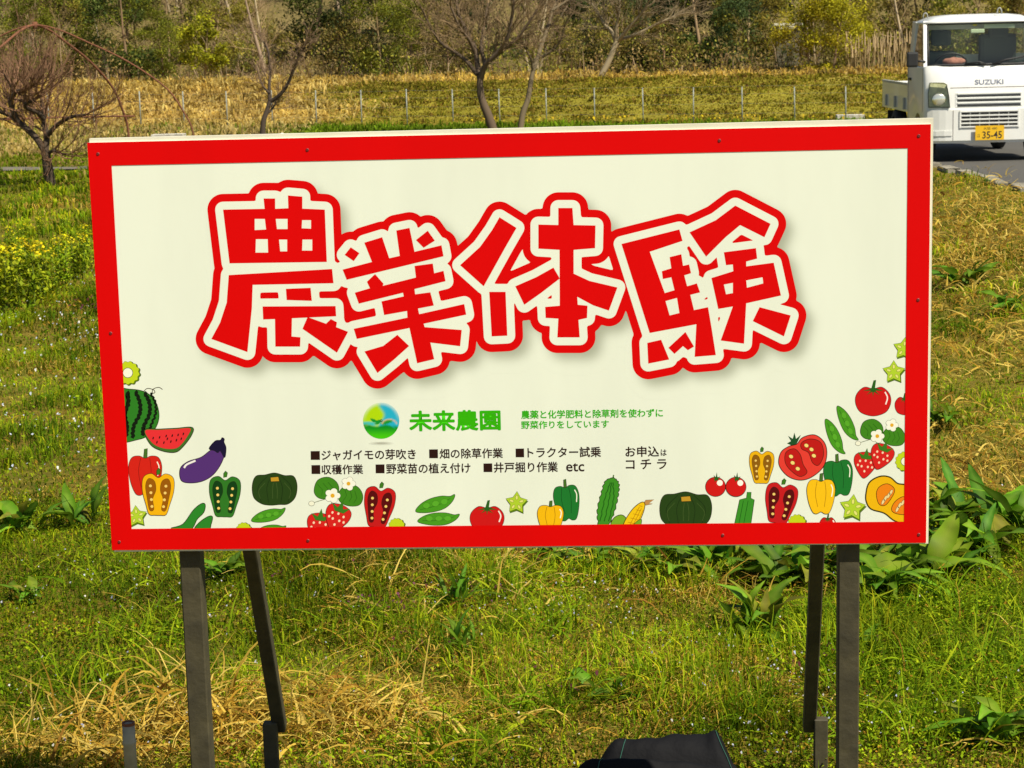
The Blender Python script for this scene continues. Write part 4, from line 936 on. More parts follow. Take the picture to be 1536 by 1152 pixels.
tb('yellow_sticker', -.10, -.055, .492, .494, 1.555, 1.585, mat_plain('sticker', (.7, .55, .03), .6), ws); 
bm = bmesh.new(); bmesh.ops.create_uvsphere(bm, u_segments=14, v_segments=8, radius=1)
for v in bm.verts:
    n_ = 1+.22*math.sin(v.co.x*7+1)*math.cos(v.co.y*6); v.co = Vector((v.co.x*.13*n_-.36, v.co.y*.06+.27, v.co.z*.045*n_+1.155))
link('crumpled_cloth', bm_mesh('crumpled_cloth', bm, True), CLOTH, truck)
# bed, chassis, wheels
bed = tb('cargo_bed', -.695, .695, 1.27, 3.38, .56, .60, PAINT)
for s_ in (-1, 1):
    sp = tb('side_board', s_*.69-.012, s_*.69+.012, 1.28, 3.38, .53, .86, PAINT, truck, .006); tb('top_rail', s_*.69-.018, s_*.69+.018, 1.28, 3.38, .862, .885, SILV, sp)
    for y in (1.6, 2.3, 3.0): tb('board_latch', s_*.715-.01, s_*.715+.01, y-.03, y+.03, .56, .70, SILV, sp)
    tb('mud_flap', s_*.62-.09, s_*.62+.09, 2.86, 2.88, .16, .50, TRIM)
tb('tailgate', -.68, .68, 3.36, 3.385, .53, .86, PAINT); 
for s_ in (-1, 1): tbar('guard_frame', (s_*.62, 1.30, .60), (s_*.62, 1.30, 1.22), .03, .03, SILV)
for z in (1.20, 1.05): tbar('guard_frame', (-.62, 1.30, z), (.62, 1.30, z), .025, .025, SILV)
for s_ in (-1, 1): tb('chassis_rail', s_*.35-.04, s_*.35+.04, .35, 3.2, .34, .50, TRIM)
tb('underbody', -.62, .62, .12, 1.2, .24, .36, TRIM); tb('axle', -.6, .6, 2.40, 2.48, .24, .30, TRIM)
def wheel(x, y):
    prof = [(-.072, .17), (-.072, .235), (-.055, .262), (0, .270), (.055, .262), (.072, .235), (.072, .17)]; V = []; F = []; n = 28
    for k in range(n):
        a_ = 2*math.pi*k/n
        for px_, r_ in prof: V.append((x+px_, y+r_*math.cos(a_), .268+r_*math.sin(a_)))
    m = len(prof)
    for k in range(n):
        for i in range(m-1): F.append((k*m+i, k*m+i+1, ((k+1) % n)*m+i+1, ((k+1) % n)*m+i))
    t_ = link('wheel', mesh_np('wheel', V, F, None, True), TYRE, truck)
    bm = bmesh.new(); bmesh.ops.create_cone(bm, cap_ends=True, segments=20, radius1=.175, radius2=.175, depth=.10, matrix=Matrix.Translation((x, y, .268)) @ Matrix.Rotation(R(90), 4, 'Y')); link('rim', bm_mesh('rim', bm), STEEL, t_)
for x in (-.63, .63):
    for y in (.49, 2.44): wheel(x, y)

# ------------------------------------------------------------------ pipe stub and black sheet by the lower edge
GALV = mat_plain('galvanised_pipe', (.36, .34, .25), .7, metal=.0, noise=.4, nscale=25)
pt_ = atd(192.5, 1085, 4.95); pipe = empty('pipe_stub', (pt_[0], pt_[1], float(H(pt_[0], pt_[1])))); tag(pipe, 'grey metal pipe stub with rusty rim standing left of the left post', 'pipe')
hz = pt_[2]-float(H(pt_[0], pt_[1])); V = []; n = 16; prof = [(.0158, -.15), (.0158, hz-.055), (.0172, hz-.052), (.0172, hz-.046), (.0158, hz-.043), (.0158, hz)]
tube('pipe_body', [(0, 0, z) for r_, z in prof], [r_ for r_, z in prof], GALV, pipe, n)
bm = bmesh.new(); a_ = [];
for r_, z in ((.0162, hz-.004), (.0162, hz+.003), (.0120, hz+.003), (.0120, hz-.004)): a_.append([bm.verts.new((r_*math.cos(t), r_*math.sin(t), z)) for t in np.linspace(0, 2*math.pi, 20, endpoint=False)])
for i in range(4):
    for k in range(20): bm.faces.new((a_[i][k], a_[i][(k+1) % 20], a_[(i+1) % 4][(k+1) % 20], a_[(i+1) % 4][k]))
link('rusty_rim', bm_mesh('rusty_rim', bm), RUST, pipe)
SHEET, nt, N, L = mat_new('black_woven_sheet')
b = N.new('ShaderNodeBsdfPrincipled'); b.inputs['Roughness'].default_value = .75; b.inputs['Specular IOR Level'].default_value = .12; b.inputs['Base Color'].default_value = (.006, .006, .007, 1)
wv = N.new('ShaderNodeTexNoise'); wv.inputs['Scale'].default_value = 60; bp = N.new('ShaderNodeBump'); bp.inputs['Strength'].default_value = .5; bp.inputs['Distance'].default_value = .004
tc = N.new('ShaderNodeTexCoord'); L.new(tc.outputs['Object'], wv.inputs['Vector']); L.new(wv.outputs[0], bp.inputs['Height']); L.new(bp.outputs[0], b.inputs['Normal'])
o = N.new('ShaderNodeOutputMaterial'); L.new(b.outputs[0], o.inputs[0])
c0 = atd(1000, 1112, 5.25); zg = float(H(c0[0], c0[1])); sheet = empty('weed_sheet', (c0[0], c0[1]-.10, 0)); tag(sheet, 'black woven weed sheet lying folded at the bottom edge', 'sheet')
top_z = c0[2]
def sheet_pt(u, v):
    """u -1..1 across, v 0 back .. 1 front"""
    hw = .225+.11*sstep(0, .35, v); x = u*hw-.03*v
    edge = sstep(1.03, .55, abs(u))**.7*(.99-.08*max(u, 0)); fold = .020*math.exp(-((v-.03)/.09)**2)-.050*math.exp(-((v-.20-.10*u)/.06)**2)+.030*math.exp(-((v-.34-.10*u)/.06)**2)
    if u > .4: fold += .020*math.sin((u-.4)*11+v*9)*sstep(.4, .6, u)*sstep(1.0, .85, u)
    z = (top_z-zg)*edge*(1-.62*sstep(.02, 1.0, v))+fold*edge+.004*math.sin(5*u+7*v)+.002*math.sin(9*u-23*v+2*math.sin(5*u))+.0012*math.sin(21*u+31*v)
    return (x, .10-.46*v+.02*math.sin(3*u), zg+max(z, .004))
nu, nv = 80, 50; V = [sheet_pt(-1+2*i/(nu-1), j/(nv-1)) for j in range(nv) for i in range(nu)]
V = [(V[i][0], V[i][1]+.012, zg-.05) for i in range(nu)]+V; F = []
for j in range(nv):
    for i in range(nu-1): k = j*nu+i; F.append((k, k+1, k+1+nu, k+nu))
fab = link('fabric', mesh_np('fabric', V, F, None, True), SHEET, sheet)
GLINE = mat_plain('green_thread', (.015, .09, .06), .8)
for u0 in (-.52, .62):
    P = [np.array(sheet_pt(u0+.10*(.5-v)*(1 if u0 < 0 else -1), v))+np.array([0, -.001, .003]) for v in np.linspace(.02, .9, 26)]; tube('green_line', P, .0011, GLINE, fab, 4)

# ------------------------------------------------------------------ trees
class Wood:
    """collects branch segments as thin tubes"""
    def __init__(s): s.V = []; s.F = []; s.C = []; s.n = 0; s.tips = []
    def limb(s, pts, r0, r1, col, sides=5):
        rad = np.linspace(r0, r1, len(pts)); V, F = tube_arrays(pts, rad, sides)
        s.V += V; s.F += [tuple(i+s.n for i in f) for f in F]; s.C += [np.asarray(col)*random.uniform(.8, 1.2)]*len(V); s.n += len(V)
    def mesh(s, name): return mesh_np(name, np.array(s.V), np.array(s.F), np.array(s.C), True)
def rdir(d, ang):
    d = np.asarray(d, float); d = d/np.linalg.norm(d); a = np.random.RandomState(random.randrange(1 << 30)).normal(size=3); a -= d*np.dot(a, d); a /= np.linalg.norm(a)+1e-9
    return d*math.cos(ang)+a*math.sin(ang)
def wander(p, d, L_, seg, wob, lift=0.0):
    p = np.array(p, float); d = np.array(d, float)/np.linalg.norm(d); out = [p.copy()]
    for _ in range(seg):
        d = rdir(d, random.uniform(0, wob)); d[2] += lift; d /= np.linalg.norm(d); p = p+d*L_/seg; out.append(p.copy())
    return out
def sprout(W, p, d, L_, r, depth, col, twigc, spread=.55, wob=.25, lift=.06, kids=(3, 4), ratio=.62):
    pts = wander(p, d, L_, 3 if depth > 0 else 2, wob, lift)
    W.limb(pts, r, r*.55, col if depth > 1 else twigc, 5 if depth > 2 else 3)
    if depth <= 0: W.tips.append(pts[-1]); return
    for i in range(random.randint(*kids)):
        t = random.uniform(.35, 1.0); k = min(int(t*(len(pts)-1)), len(pts)-2); q = pts[k]+(pts[k+1]-pts[k])*(t*(len(pts)-1)-k)
        sprout(W, q, rdir(pts[k+1]-pts[k], random.uniform(.25, spread*1.5)), L_*ratio*random.uniform(.7, 1.2), max(r*.55, .0045), depth-1, col, twigc, spread, wob, lift, kids, ratio)
def leaf_cloud(centres, radii, n, size, cols, wts, flat=.8, dens_shell=.5):
    """leaf faces spread through lumps"""
    k = rng.integers(0, len(centres), n); c = np.array(centres)[k]; r = np.array(radii)[k]
    v = rng.normal(size=(n, 3)); v /= np.linalg.norm(v, axis=1)[:, None]; rad = r*(rng.random(n)**dens_shell)
    P = c+v*rad[:, None]*np.array([1, 1, flat])
    return leaflets(P, size*rng.uniform(.6, 1.4, n), pick(n, cols, wts)*(.7+.5*rng.random(len(centres))[k][:, None]), tilt=.7, asp=1.8)

# --- prototypes for the wood behind the bank (meshes shared by copies)
GREY = (.40, .31, .20); BROWN = (.26, .18, .10); TW = (.38, .265, .14)
def proto_bare(seed, h, stems, twigc, barkc):
    random.seed(seed); W = Wood(); T = Wood()
    for i in range(stems):
        a_ = random.uniform(0, 6.28); d = np.array([math.cos(a_)*.22, math.sin(a_)*.22, 1]) if stems > 1 else np.array([random.uniform(-.1, .1), random.uniform(-.1, .1), 1])
        b0 = np.array([math.cos(a_), math.sin(a_), 0])*random.uniform(0, .35)*(stems > 1); hh = h*random.uniform(.7, 1.1)
        pts = wander(b0, d, hh, 7, .16, .05); r0 = .022*hh if stems == 1 else .014*hh
        W.limb(pts, r0, .012, barkc, 6)
        for k in range(1, len(pts)-1):
            for _ in range(random.randint(3, 5)):
                sprout(T, pts[k]+(pts[k+1]-pts[k])*random.random(), rdir(pts[k+1]-pts[k], random.uniform(.45, 1.1)), hh*.26*random.uniform(.6, 1.2), .013, 2, twigc, twigc, .6, .3, .08, (3, 4), .62)
    V, F, C = np.array(T.V), np.array(T.F), np.array(T.C)
    return W.mesh('trunk'), T.mesh('twig_crown'), TWIG
def proto_leafy(seed, h, w, n, size, cols, wts, low=.15, barkc=BROWN, lumps=26, flat=.75):
    random.seed(seed); W = Wood(); pts = wander((0, 0, 0), (random.uniform(-.1, .1), random.uniform(-.1, .1), 1), h*.85, 7, .13, .03); W.limb(pts, .020*h, .015, barkc, 6)
    cs = []; rs = []
    for i in range(lumps):
        z = h*random.uniform(low, 1.0); prof = math.sin(math.pi*min(1, max(.08, (z/h-low*.6)/(1.12-low*.6)))**.8); a_ = random.uniform(0, 6.28); r_ = w*.5*prof*random.random()**.5
        cs.append((math.cos(a_)*r_, math.sin(a_)*r_, z)); rs.append(random.uniform(.11, .24)*w)
        k = min(6, int(z/h*6)); W.limb([pts[k], np.array(cs[-1])], .012, .006, barkc, 3)
    V, T, C = leaf_cloud(cs, rs, n, size, cols, wts, flat)
    return W.mesh('trunk'), mesh_np('crown', V, T, C), LEAF
def proto_bamboo(seed, h, cols):
    random.seed(seed); W = Wood(); cs = []; rs = []
    for i in range(16):
        b0 = np.array([random.uniform(-.9, .9), random.uniform(-.6, .6), 0]); pts = wander(b0, (random.uniform(-.12, .12), random.uniform(-.12, .12), 1), h*random.uniform(.75, 1.1), 8, .05, 0)
        W.limb(pts, .028, .006, (.20, .20, .06), 5)
        for k in range(2, 9): cs.append(pts[k]+np.array([random.uniform(-.2, .2), random.uniform(-.2, .2), 0])); rs.append(.34)
    V, T, C = leaf_cloud(cs, rs, 5200, .17, cols, [2, 2, 1], 1.2); return W.mesh('culms'), mesh_np('crown', V, T, C), LEAF
P_BARE = [proto_bare(11, 5.2, 1, TW, GREY), proto_bare(12, 4.4, 3, TW, GREY), proto_bare(13, 6.0, 1, (.25, .165, .085), BROWN), proto_bare(14, 3.4, 5, (.32, .20, .095), (.38, .30, .20))]
OLIVE = [(.26, .23, .030), (.34, .28, .045), (.18, .17, .025)]
P_OLIVE = [proto_leafy(21, 4.2, 3.6, 6000, .11, OLIVE, [2, 2, 1]), proto_leafy(22, 3.0, 3.0, 4500, .10, [(.24, .19, .04), (.30, .21, .06), (.17, .15, .035)], [2, 1, 1], .05)]
P_DARK = [proto_leafy(31, 5.5, 4.2, 8000, .13, [(.085, .115, .022), (.125, .15, .03), (.05, .075, .02)], [2, 1.5, 1.5], .05), proto_leafy(32, 3.6, 3.4, 5600, .12, [(.060, .085, .026), (.09, .115, .034), (.04, .058, .02)], [2, 1, 1], .02)]
P_GREEN = [proto_leafy(41, 4.6, 3.4, 6500, .12, [(.19, .22, .020), (.25, .27, .026), (.12, .155, .018)], [2, 2, 1], .05)]
P_YELL = [proto_leafy(51, 2.9, 2.9, 6000, .10, [(.42, .38, .015), (.50, .43, .025), (.28, .27, .015)], [2, 1.4, 1], .03, flat=.9), proto_leafy(52, 2.2, 1.6, 3600, .10, [(.32, .32, .015), (.40, .36, .02), (.20, .21, .015)], [2, 1.4, 1], .25, flat=.9)]
P_BAMB = [proto_bamboo(61, 6.0, [(.17, .19, .03), (.23, .23, .04), (.11, .13, .024)])]
def plant_tree(proto, x, y, s_, name, label, group=None, cat='tree', rz=None, crown='crown', dz=-.05):
    t = empty(name, (x, y, float(H(x, y))+dz), random.uniform(0, 6.28) if rz is None else rz); t.scale = (s_*random.uniform(.9, 1.1), s_*random.uniform(.9, 1.1), s_)
    link('trunk', proto[0], TWIG, t); link(crown, proto[1], proto[2], t)
    return tag(t, label, cat, group)
def fpos(px, py, t):
    q = atd(px, py, t); return float(q[0]), float(q[1])
random.seed(5)
# front line of the wood, left to right as seen, then the rows up the hill
def wood_row(bd0, n, x0, x1, mix, s0, s1, tagset):
    for i in range(n):
        x = x0+(x1-x0)*(i+random.uniform(.1, .9))/n; y = 49.5-.338*x+(bd0+random.uniform(-1.6, 1.6))/.947
        u = (x+20)/34.0                                        # 0 left .. 1 right of the view
        kinds, w = mix(u); k = random.choices(kinds, w)[0]; pr, nm, lb, gp = tagset[k]
        d_ = np.array([x, y, 2.0])-CAM; pxx = 768+FPX*(d_@_r)/(d_@_f)
        zone = next(z for lim, z in ((20, 'beyond the left picture edge'), (190, 'behind the gnarled tree'), (330, 'above the sign\'s left end'), (480, 'behind the slim dark tree'), (660, 'above the title\'s second character'), (800, 'behind the forked tree'), (960, 'behind the pale leaning tree'), (1130, 'above the sign\'s right half'), (1290, 'behind the yellow-green bushes'), (1536, 'behind the truck'), (1e9, 'beyond the right picture edge')) if pxx < lim)
        row = 'at the edge of the wood' if bd0 < 14 else 'just inside the wood' if bd0 < 22 else 'up the hillside' if bd0 < 35 else 'high on the hill'
        plant_tree(random.choice(pr), x, y, random.uniform(s0, s1), nm, f'{lb} {row} {zone}', f'{gp} {row} {zone}', 'tree', None, 'twig_crown' if k == 'b' else 'crown')
TS1 = {'b': (P_BARE, 'bare_tree', 'leafless grey-brown tree', 'leafless trees'), 'o': (P_OLIVE, 'olive_tree', 'dull olive tree', 'olive trees'), 'd': (P_DARK, 'evergreen_tree', 'dark evergreen tree', 'dark evergreens'),
       'g': (P_GREEN, 'green_tree', 'mid green leafy tree', 'green trees'), 'y': (P_YELL, 'yellow_green_tree', 'yellow-green tree', 'yellow-green trees'), 'm': (P_BAMB, 'bamboo_clump', 'feathery bamboo clump', 'bamboo clumps')}
def mix_front(u):
    if u < .25: return 'bogd', (7, 2.2, .8, .5)
    if u < .55: return 'bogd', (4, 4, 1.6, .8)
    if u < .72: return 'do', (5, 1.5)
    return 'obg', (4, 2.5, 1)
def mix_back(u):
    if u < .45: return 'bdog', (4.5, 2.2, 2.5, 1.2)
    if u < .68: return 'bdog', (2, 4, 2, 1)
    return 'mdog', (5, 1.6, 2, 1.4)
wood_row(12.5, 36, -40, 24, mix_front, .55, .85, TS1)
wood_row(16, 34, -42, 26, mix_front, .7, 1.05, TS1)
wood_row(20, 31, -44, 28, mix_back, .8, 1.15, TS1)
wood_row(25, 30, -46, 31, mix_back, .85, 1.2, TS1)
wood_row(31, 28, -49, 34, mix_back, .9, 1.25, TS1)
wood_row(38, 27, -52, 37, mix_back, 1.0, 1.35, TS1)
wood_row(46, 24, -48, 42, mix_back, 1.1, 1.5, TS1)
wood_row(56, 24, -54, 48, mix_back, 1.2, 1.7, TS1)
# ones that stand out
x, y = fpos(308, 127, 66.5); plant_tree(P_YELL[1], x, y, 1.0, 'yellow_green_tree', 'round yellow-green tree at the wood\'s edge above the sign\'s left part')
x, y = fpos(245, 128, 70); plant_tree(P_GREEN[0], x, y, .55, 'green_tree', 'olive green bush left of the round yellow-green tree')
for px, s_, lb in ((1215, 1.0, 'left'), (1250, 1.05, 'right')):
    x, y = fpos(px, 105, 60.5); plant_tree(P_YELL[0], x, y, s_*.74, 'yellow_green_tree', f'bright yellow-green bush beside the dry reeds, {lb} one of the pair')
for px, t, s_ in ((940, 68, .8), (985, 69, .75), (1010, 72, .9)):
    x, y = fpos(px, 110, t); plant_tree(P_DARK[1], x, y, s_, 'evergreen_tree', 'dark evergreen shrub on the bank top right of the leaning tree', 'dark shrubs right of the leaning tree')
x, y = fpos(1178, 106, 62); plant_tree(P_DARK[1], x, y, .22, 'evergreen_shrub', 'small dark shrub at the bank top left of the yellow-green bushes', None, 'shrub')

# --- dry reeds near the truck
random.seed(8); RE = Wood()
for i in range(70):
    b0 = np.array([random.uniform(-.95, .95), random.uniform(-.5, .5), 0]); pts = wander(b0, (random.uniform(-.1, .1), random.uniform(-.1, .1), 1), random.uniform(.7, 1.15), 4, .08, 0); RE.limb(pts, .016, .008, (.34, .25, .12), 4)
    RE.limb([pts[-1]-np.array([0, 0, .22]), pts[-1], pts[-1]+np.array([random.uniform(-.04, .04), 0, .16])], .028, .008, (.42, .31, .17), 4)
x, y = fpos(1318, 104, 60); re_ = empty('reed_clump', (x, y, float(H(x, y))-.03)); tag(re_, 'tall dry tan reeds standing behind the truck', 'reeds'); o = link('reed_stalks', RE.mesh('reed_stalks'), TWIG, re_); o['kind'] = 'stuff'

# --- the bare trees one can tell apart: main limbs by hand, twigs grown on them
def hand_tree(name, label, t, limbs, base_px, dep, twig_len, seed, barkc, twigc, depth=2, kids=(2, 4), per=5, lift=.05, spread=.6, ratio=.6, minpt=1):
    random.seed(seed); o3 = atd(*base_px, t); bx, by = float(o3[0]), float(o3[1]); root = empty(name, (bx, by, float(H(bx, by))-.03)); tag(root, label, 'tree')
    W = Wood(); T = Wood(); org = np.array([bx, by, float(H(bx, by))-.03]); sc = t/FPX
    for li, (pxs, r0, r1, dd) in enumerate(limbs):
        P = np.array([atd(px, py, t+dd*k/(len(pxs)-1)) for k, (px, py) in enumerate(pxs)])-org
        if li == 0: P[0] = (0, 0, -.1)
        C_ = curve(P, 4); W.limb(C_, r0*sc*.82, r1*sc*.8, barkc, 7)
        if li >= minpt:
            n = len(C_)
            for j in range(int(per*len(pxs))):
                k = random.randint(int(n*.25), n-2); sprout(T, C_[k], rdir(C_[k+1]-C_[k], random.uniform(.4, 1.0)), twig_len*random.uniform(.5, 1.2), max(.0055, r1*sc*.38), depth, twigc, twigc, spread, .28, lift, kids, ratio)
            for _ in range(4): sprout(T, C_[-1], rdir(C_[-1]-C_[-2], random.uniform(.1, .5)), twig_len, max(.006, r1*sc*.5), depth, twigc, twigc, spread, .28, lift, kids, ratio)
    link('trunk', W.mesh('trunk'), TWIG, root); link('twig_crown', T.mesh('twig_crown'), TWIG, root)
    return root
BK = (.075, .055, .038); BK2 = (.22, .175, .12)
hand_tree('fruit_tree', 'small gnarled leafless tree with knobbly limbs at far left', 31.8,
  [([(78, 279), (73, 258), (70, 238), (68, 226)], 11, 8, 0), ([(68, 228), (55, 208), (38, 192), (22, 178), (8, 170), (-12, 163)], 7, 4, .5), ([(26, 181), (20, 168), (16, 152), (22, 140), (32, 135)], 6, 3.5, -.3),
   ([(68, 228), (70, 205), (66, 185), (66, 172), (62, 150)], 6.5, 3.5, .3), ([(66, 178), (56, 168), (42, 163), (38, 156), (52, 150)], 5, 3, -.4), ([(70, 205), (85, 188), (105, 176), (128, 172)], 5, 2.5, -.5), ([(72, 230), (80, 226), (88, 229)], 4, 2.5, -.2),
   ([(42, 163), (34, 152), (24, 150)], 3.5, 2, .4), ([(22, 140), (14, 122), (5, 110)], 4, 2.5, 0)], (78, 279), 1, .70, 3, BK, (.25, .145, .08), depth=2, kids=(2, 3), per=3.5, lift=.22, spread=.5, ratio=.62)
hand_tree('bare_tree', 'bare forked tree with spreading crown standing behind the sign\'s middle', 49.0,
  [([(744, 199), (733, 175), (726, 158), (721, 140), (720, 118)], 9, 6, 0), ([(720, 120), (716, 95), (712, 70), (700, 48), (688, 20), (684, -8)], 5.5, 2.5, 1), ([(721, 119), (728, 98), (742, 84), (760, 60), (768, 25), (772, -10)], 5.5, 2.5, -1), ([(716, 112), (700, 92), (682, 78), (664, 66), (648, 45), (634, 15)], 4.5, 2, .5),
   ([(728, 98), (722, 70), (726, 40), (732, 5)], 4, 2, .6), ([(740, 86), (758, 72), (775, 58), (790, 38), (806, 14)], 4, 2, -.5), ([(712, 80), (704, 60), (690, 42), (676, 10)], 3.5, 2, -.8)], (744, 199), 1, .75, 4, (.17, .13, .08), (.21, .14, .075), depth=2, per=6, ratio=.62)
hand_tree('bare_tree', 'thin leaning bare tree with kinked trunk right of the forked tree', 49.5,
  [([(779, 197), (784, 172), (792, 148), (797, 118), (800, 104)], 6, 4, 0), ([(800, 105), (808, 82), (815, 60), (824, 35), (830, 12), (842, -8)], 4.5, 2.5, .6), ([(800, 108), (797, 90), (790, 76)], 3, 1.5, -.3), ([(812, 86), (828, 76), (840, 62), (846, 42)], 3, 1.6, -.4), ([(828, 16), (845, 5), (860, -5)], 3, 2, 0)],
  (779, 197), 1, .55, 5, (.15, .115, .07), (.18, .125, .07), depth=2, kids=(2, 3), per=3)
hand_tree('bare_tree', 'pale leaning bare tree on the bank top with wide twiggy crown', 60.5,
  [([(897, 129), (904, 110), (914, 90), (922, 70), (925, 62)], 6.5, 4.5, 0), ([(924, 64), (918, 48), (908, 38), (898, 22), (888, 5)], 4, 2, .6), ([(925, 62), (936, 50), (948, 36), (962, 20), (972, 4)], 4, 2, -.6), ([(927, 60), (945, 55), (965, 46), (990, 34), (1012, 24)], 3.5, 1.8, .4), ([(923, 62), (924, 44), (928, 20), (930, -5)], 3.5, 2, -.4)],
  (897, 129), 1, .85, 6, (.21, .16, .10), (.23, .18, .10), depth=2, per=4.5)
hand_tree('bare_tree', 'slim dark bare tree in front of the golden grass left of centre', 48.0,
  [([(393, 205), (395, 185), (400, 168), (405, 152)], 5.5, 4, 0), ([(405, 153), (404, 130), (405, 105), (403, 80), (396, 62)], 3.5, 1.5, .4), ([(406, 152), (420, 142), (432, 125), (440, 105), (450, 82), (456, 70)], 4, 1.8, -.4), ([(398, 172), (408, 164), (414, 152)], 2.5, 1.4, .2), ([(404, 140), (394, 128), (388, 112)], 2.4, 1.2, .3)],
  (393, 205), 1, .42, 7, (.09, .07, .05), (.20, .125, .08), depth=2, per=4)
random.seed(21)

# --- rusty hoop frame at the far left
hp_ = atd(66, 250, 38.0); hx, hy = float(hp_[0]), float(hp_[1]); hoops = empty('hoop_frame', (hx, hy, float(H(hx, hy)))); tag(hoops, 'rusty pipe arches of a bare garden frame behind the gnarled tree', 'frame')
tq = np.array([0, .15, .32, .59, .84, .955, 1.0, 1.01, 1.01]); dq = np.array([0, .035, .12, .27, .47, .66, .78, .95, 1.06])
for az, hw, r_ in ((R(5), 2.85, .016), (R(70), 2.85, .025)):
    P = [(hw*sg_*t*math.cos(az), hw*sg_*t*math.sin(az), 2.62*(1-d)) for sg_, rng_ in ((-1, range(8, 0, -1)), (1, range(9))) for t, d in ((tq[i], dq[i]) for i in rng_)]
    tube('arch_pipe', curve(P, 4), r_, RUST, hoops, 7)
tube('ridge_joint', [(0, 0, 2.55), (0, 0, 2.68)], .05, RUST, hoops, 8)
a0 = np.linspace(R(62), R(190), 9); tube('side_rail', [(2.6*math.cos(t), 2.6*math.sin(t), .8) for t in a0], .02, RUST, hoops, 6)

# --- wire fence at the foot of the bank
FPOST = mat_plain('galvanised_fence_post', (.30, .32, .27), .6, metal=.1, noise=.3, nscale=6)
fence = empty('wire_fence', (-4, 50.5, float(H(-4, 50.5)))); tag(fence, 'low wire fence on thin grey metal posts along the bank', 'fence'); forg = np.array(fence.location)
fx = [75, 142, 212, 277, 342, 409, 475, 543, 611, 680, 750, 820, 892, 965, 1040, 1113.5, 1192, 1269, 1349, 1431]
fp = []
for i, px in enumerate(fx):
    t = 58.5-(px-212)/(1269-212)*7.5; q = atd(px, 186-(px-750)*.0235, t); x, y = float(q[0]), float(q[1]); z = float(H(x, y)); fp.append(np.array([x, y, z])); lean_ = random.uniform(-.015, .015)
    tube('post', [np.array([x, y, z-.2])-forg, np.array([x+lean_, y, z+1.0*t/56])-forg], .018, FPOST, fence, 6)
WIRE = mat_plain('fence_wire', (.30, .30, .27), .5, metal=.5)
for hgt in (.25, .5, .75, .95): tube('wire', [p+np.array([0, -.026, hgt])-forg for p in fp], .0025, WIRE, fence, 3)

# --- pale slabs and a white stone just behind the sign, and the little roof on the hill
def slab(px, py, t, w, d, h, label, mat=CONC):
    q = atd(px, py, t); x, y = float(q[0]), float(q[1]); bm = bmesh.new(); bm_box(bm, -w/2, w/2, -d/2, d/2, 0, h+.06, .01)
    for v in bm.verts: v.co += Vector((random.uniform(-.008, .008), random.uniform(-.008, .008), random.uniform(-.005, .005)))
    z = float(H(x, y)); o = link('concrete_slab', bm_mesh('concrete_slab', bm), mat, None); o.location = (x, y, max(z-.06, float(q[2])-h-.06)); tag(o, label, 'slab')
slab(253, 201, 47.0, .75, .4, .14, 'pale concrete slab on the ground above the sign\'s top left corner')
slab(1275, 179, 51.5, .70, .4, .16, 'pale concrete slab at the bank foot above the sign\'s right half')
bm = bmesh.new(); bmesh.ops.create_icosphere(bm, subdivisions=3, radius=1)
for v in bm.verts: v.co = Vector((v.co.x*.19, v.co.y*.16, v.co.z*.13*(1+.2*math.sin(v.co.x*5+v.co.y*3))))
q = atd(421, 199, 48); st_ = link('white_stone', bm_mesh('white_stone', bm, True), mat_plain('white_stone', (.75, .74, .66), .8, noise=.2, nscale=5)); st_.location = (q[0], q[1], float(H(q[0], q[1]))+.06); tag(st_, 'small white rounded stone lying behind the sign near the slim tree', 'stone')
q = atd(1181, 37, 65); shed = empty('hill_shed', (q[0], q[1], float(H(q[0], q[1])))); tag(shed, 'pale flat roofed shed half hidden in the bushes on the hill', 'shed'); rz_ = q[2]-float(H(q[0], q[1]))
box('wall', -.36, .36, -.3, .6, -.3, rz_-.03, mat_plain('shed_wall', (.16, .14, .09), .9, noise=.3), shed); box('roof', -.46, .46, -.42, .7, rz_-.028, rz_+.05, mat_plain('shed_roof', (.62, .60, .46), .7, noise=.2), shed, .01); box('roof_edge', -.30, .22, -.46, -.425, rz_-.13, rz_-.04, mat_plain('shed_fascia', (.66, .63, .48), .7), shed)

# --- low brush under the wood's edge: dense, uncountable
random.seed(31); n = 52000
bx = rng.uniform(-40, 25, n); bdd = 9.5+rng.random(n)**1.3*13; by = 49.5-.338*bx+bdd/.947
hmax = (.35+1.5*sstep(.3, .7, fbm(bx*.5+3, by*.5, 2)))*sstep(9.3, 12, bdd+1.2*fbm(bx, by, 2))
P = np.column_stack([bx, by, H(bx, by)+hmax*rng.random(n)])
u_ = (bx+20)/34; lf = pick(n, [(.25, .18, .06), (.30, .21, .08), (.18, .14, .05)], [3, 2, 2])
gz = fbm(bx*.35+60, by*.35, 2)+.10*sstep(-8, 8, bx); gk = rng.random(n) < sstep(.40, .60, gz); lf[gk] = pick(int(gk.sum()), [(.19, .19, .025), (.13, .15, .02), (.26, .24, .03), (.08, .10, .02)], [3, 2, 1.5, 1.5]); lf *= 1.35*(.5+1.0*fbm(bx*1.1, by*1.1, 2))[:, None]
V1 = leaflets(P, rng.uniform(.06, .16, n), lf, .8, 2.2)
m = 5000; bx = rng.uniform(-40, 25, m); bdd = 9.8+rng.random(m)*12; by = 49.5-.338*bx+bdd/.947
q_ = np.column_stack([bx, by]); hb = .3+1.0*rng.random(m)*sstep(.3, .65, fbm(bx*.6+30, by*.6, 2))
V2 = blades(q_, hb, rng.uniform(.018, .035, m), np.abs(rng.normal(.6, .5, m)), pick(m, [(.36, .26, .15), (.26, .17, .09), (.20, .13, .065), (.42, .33, .20)], [2, 2, 2, 1]))
stuff('wood_edge_brush', [V1, V2], 'low brown and olive brush along the edge of the wood', LEAF)

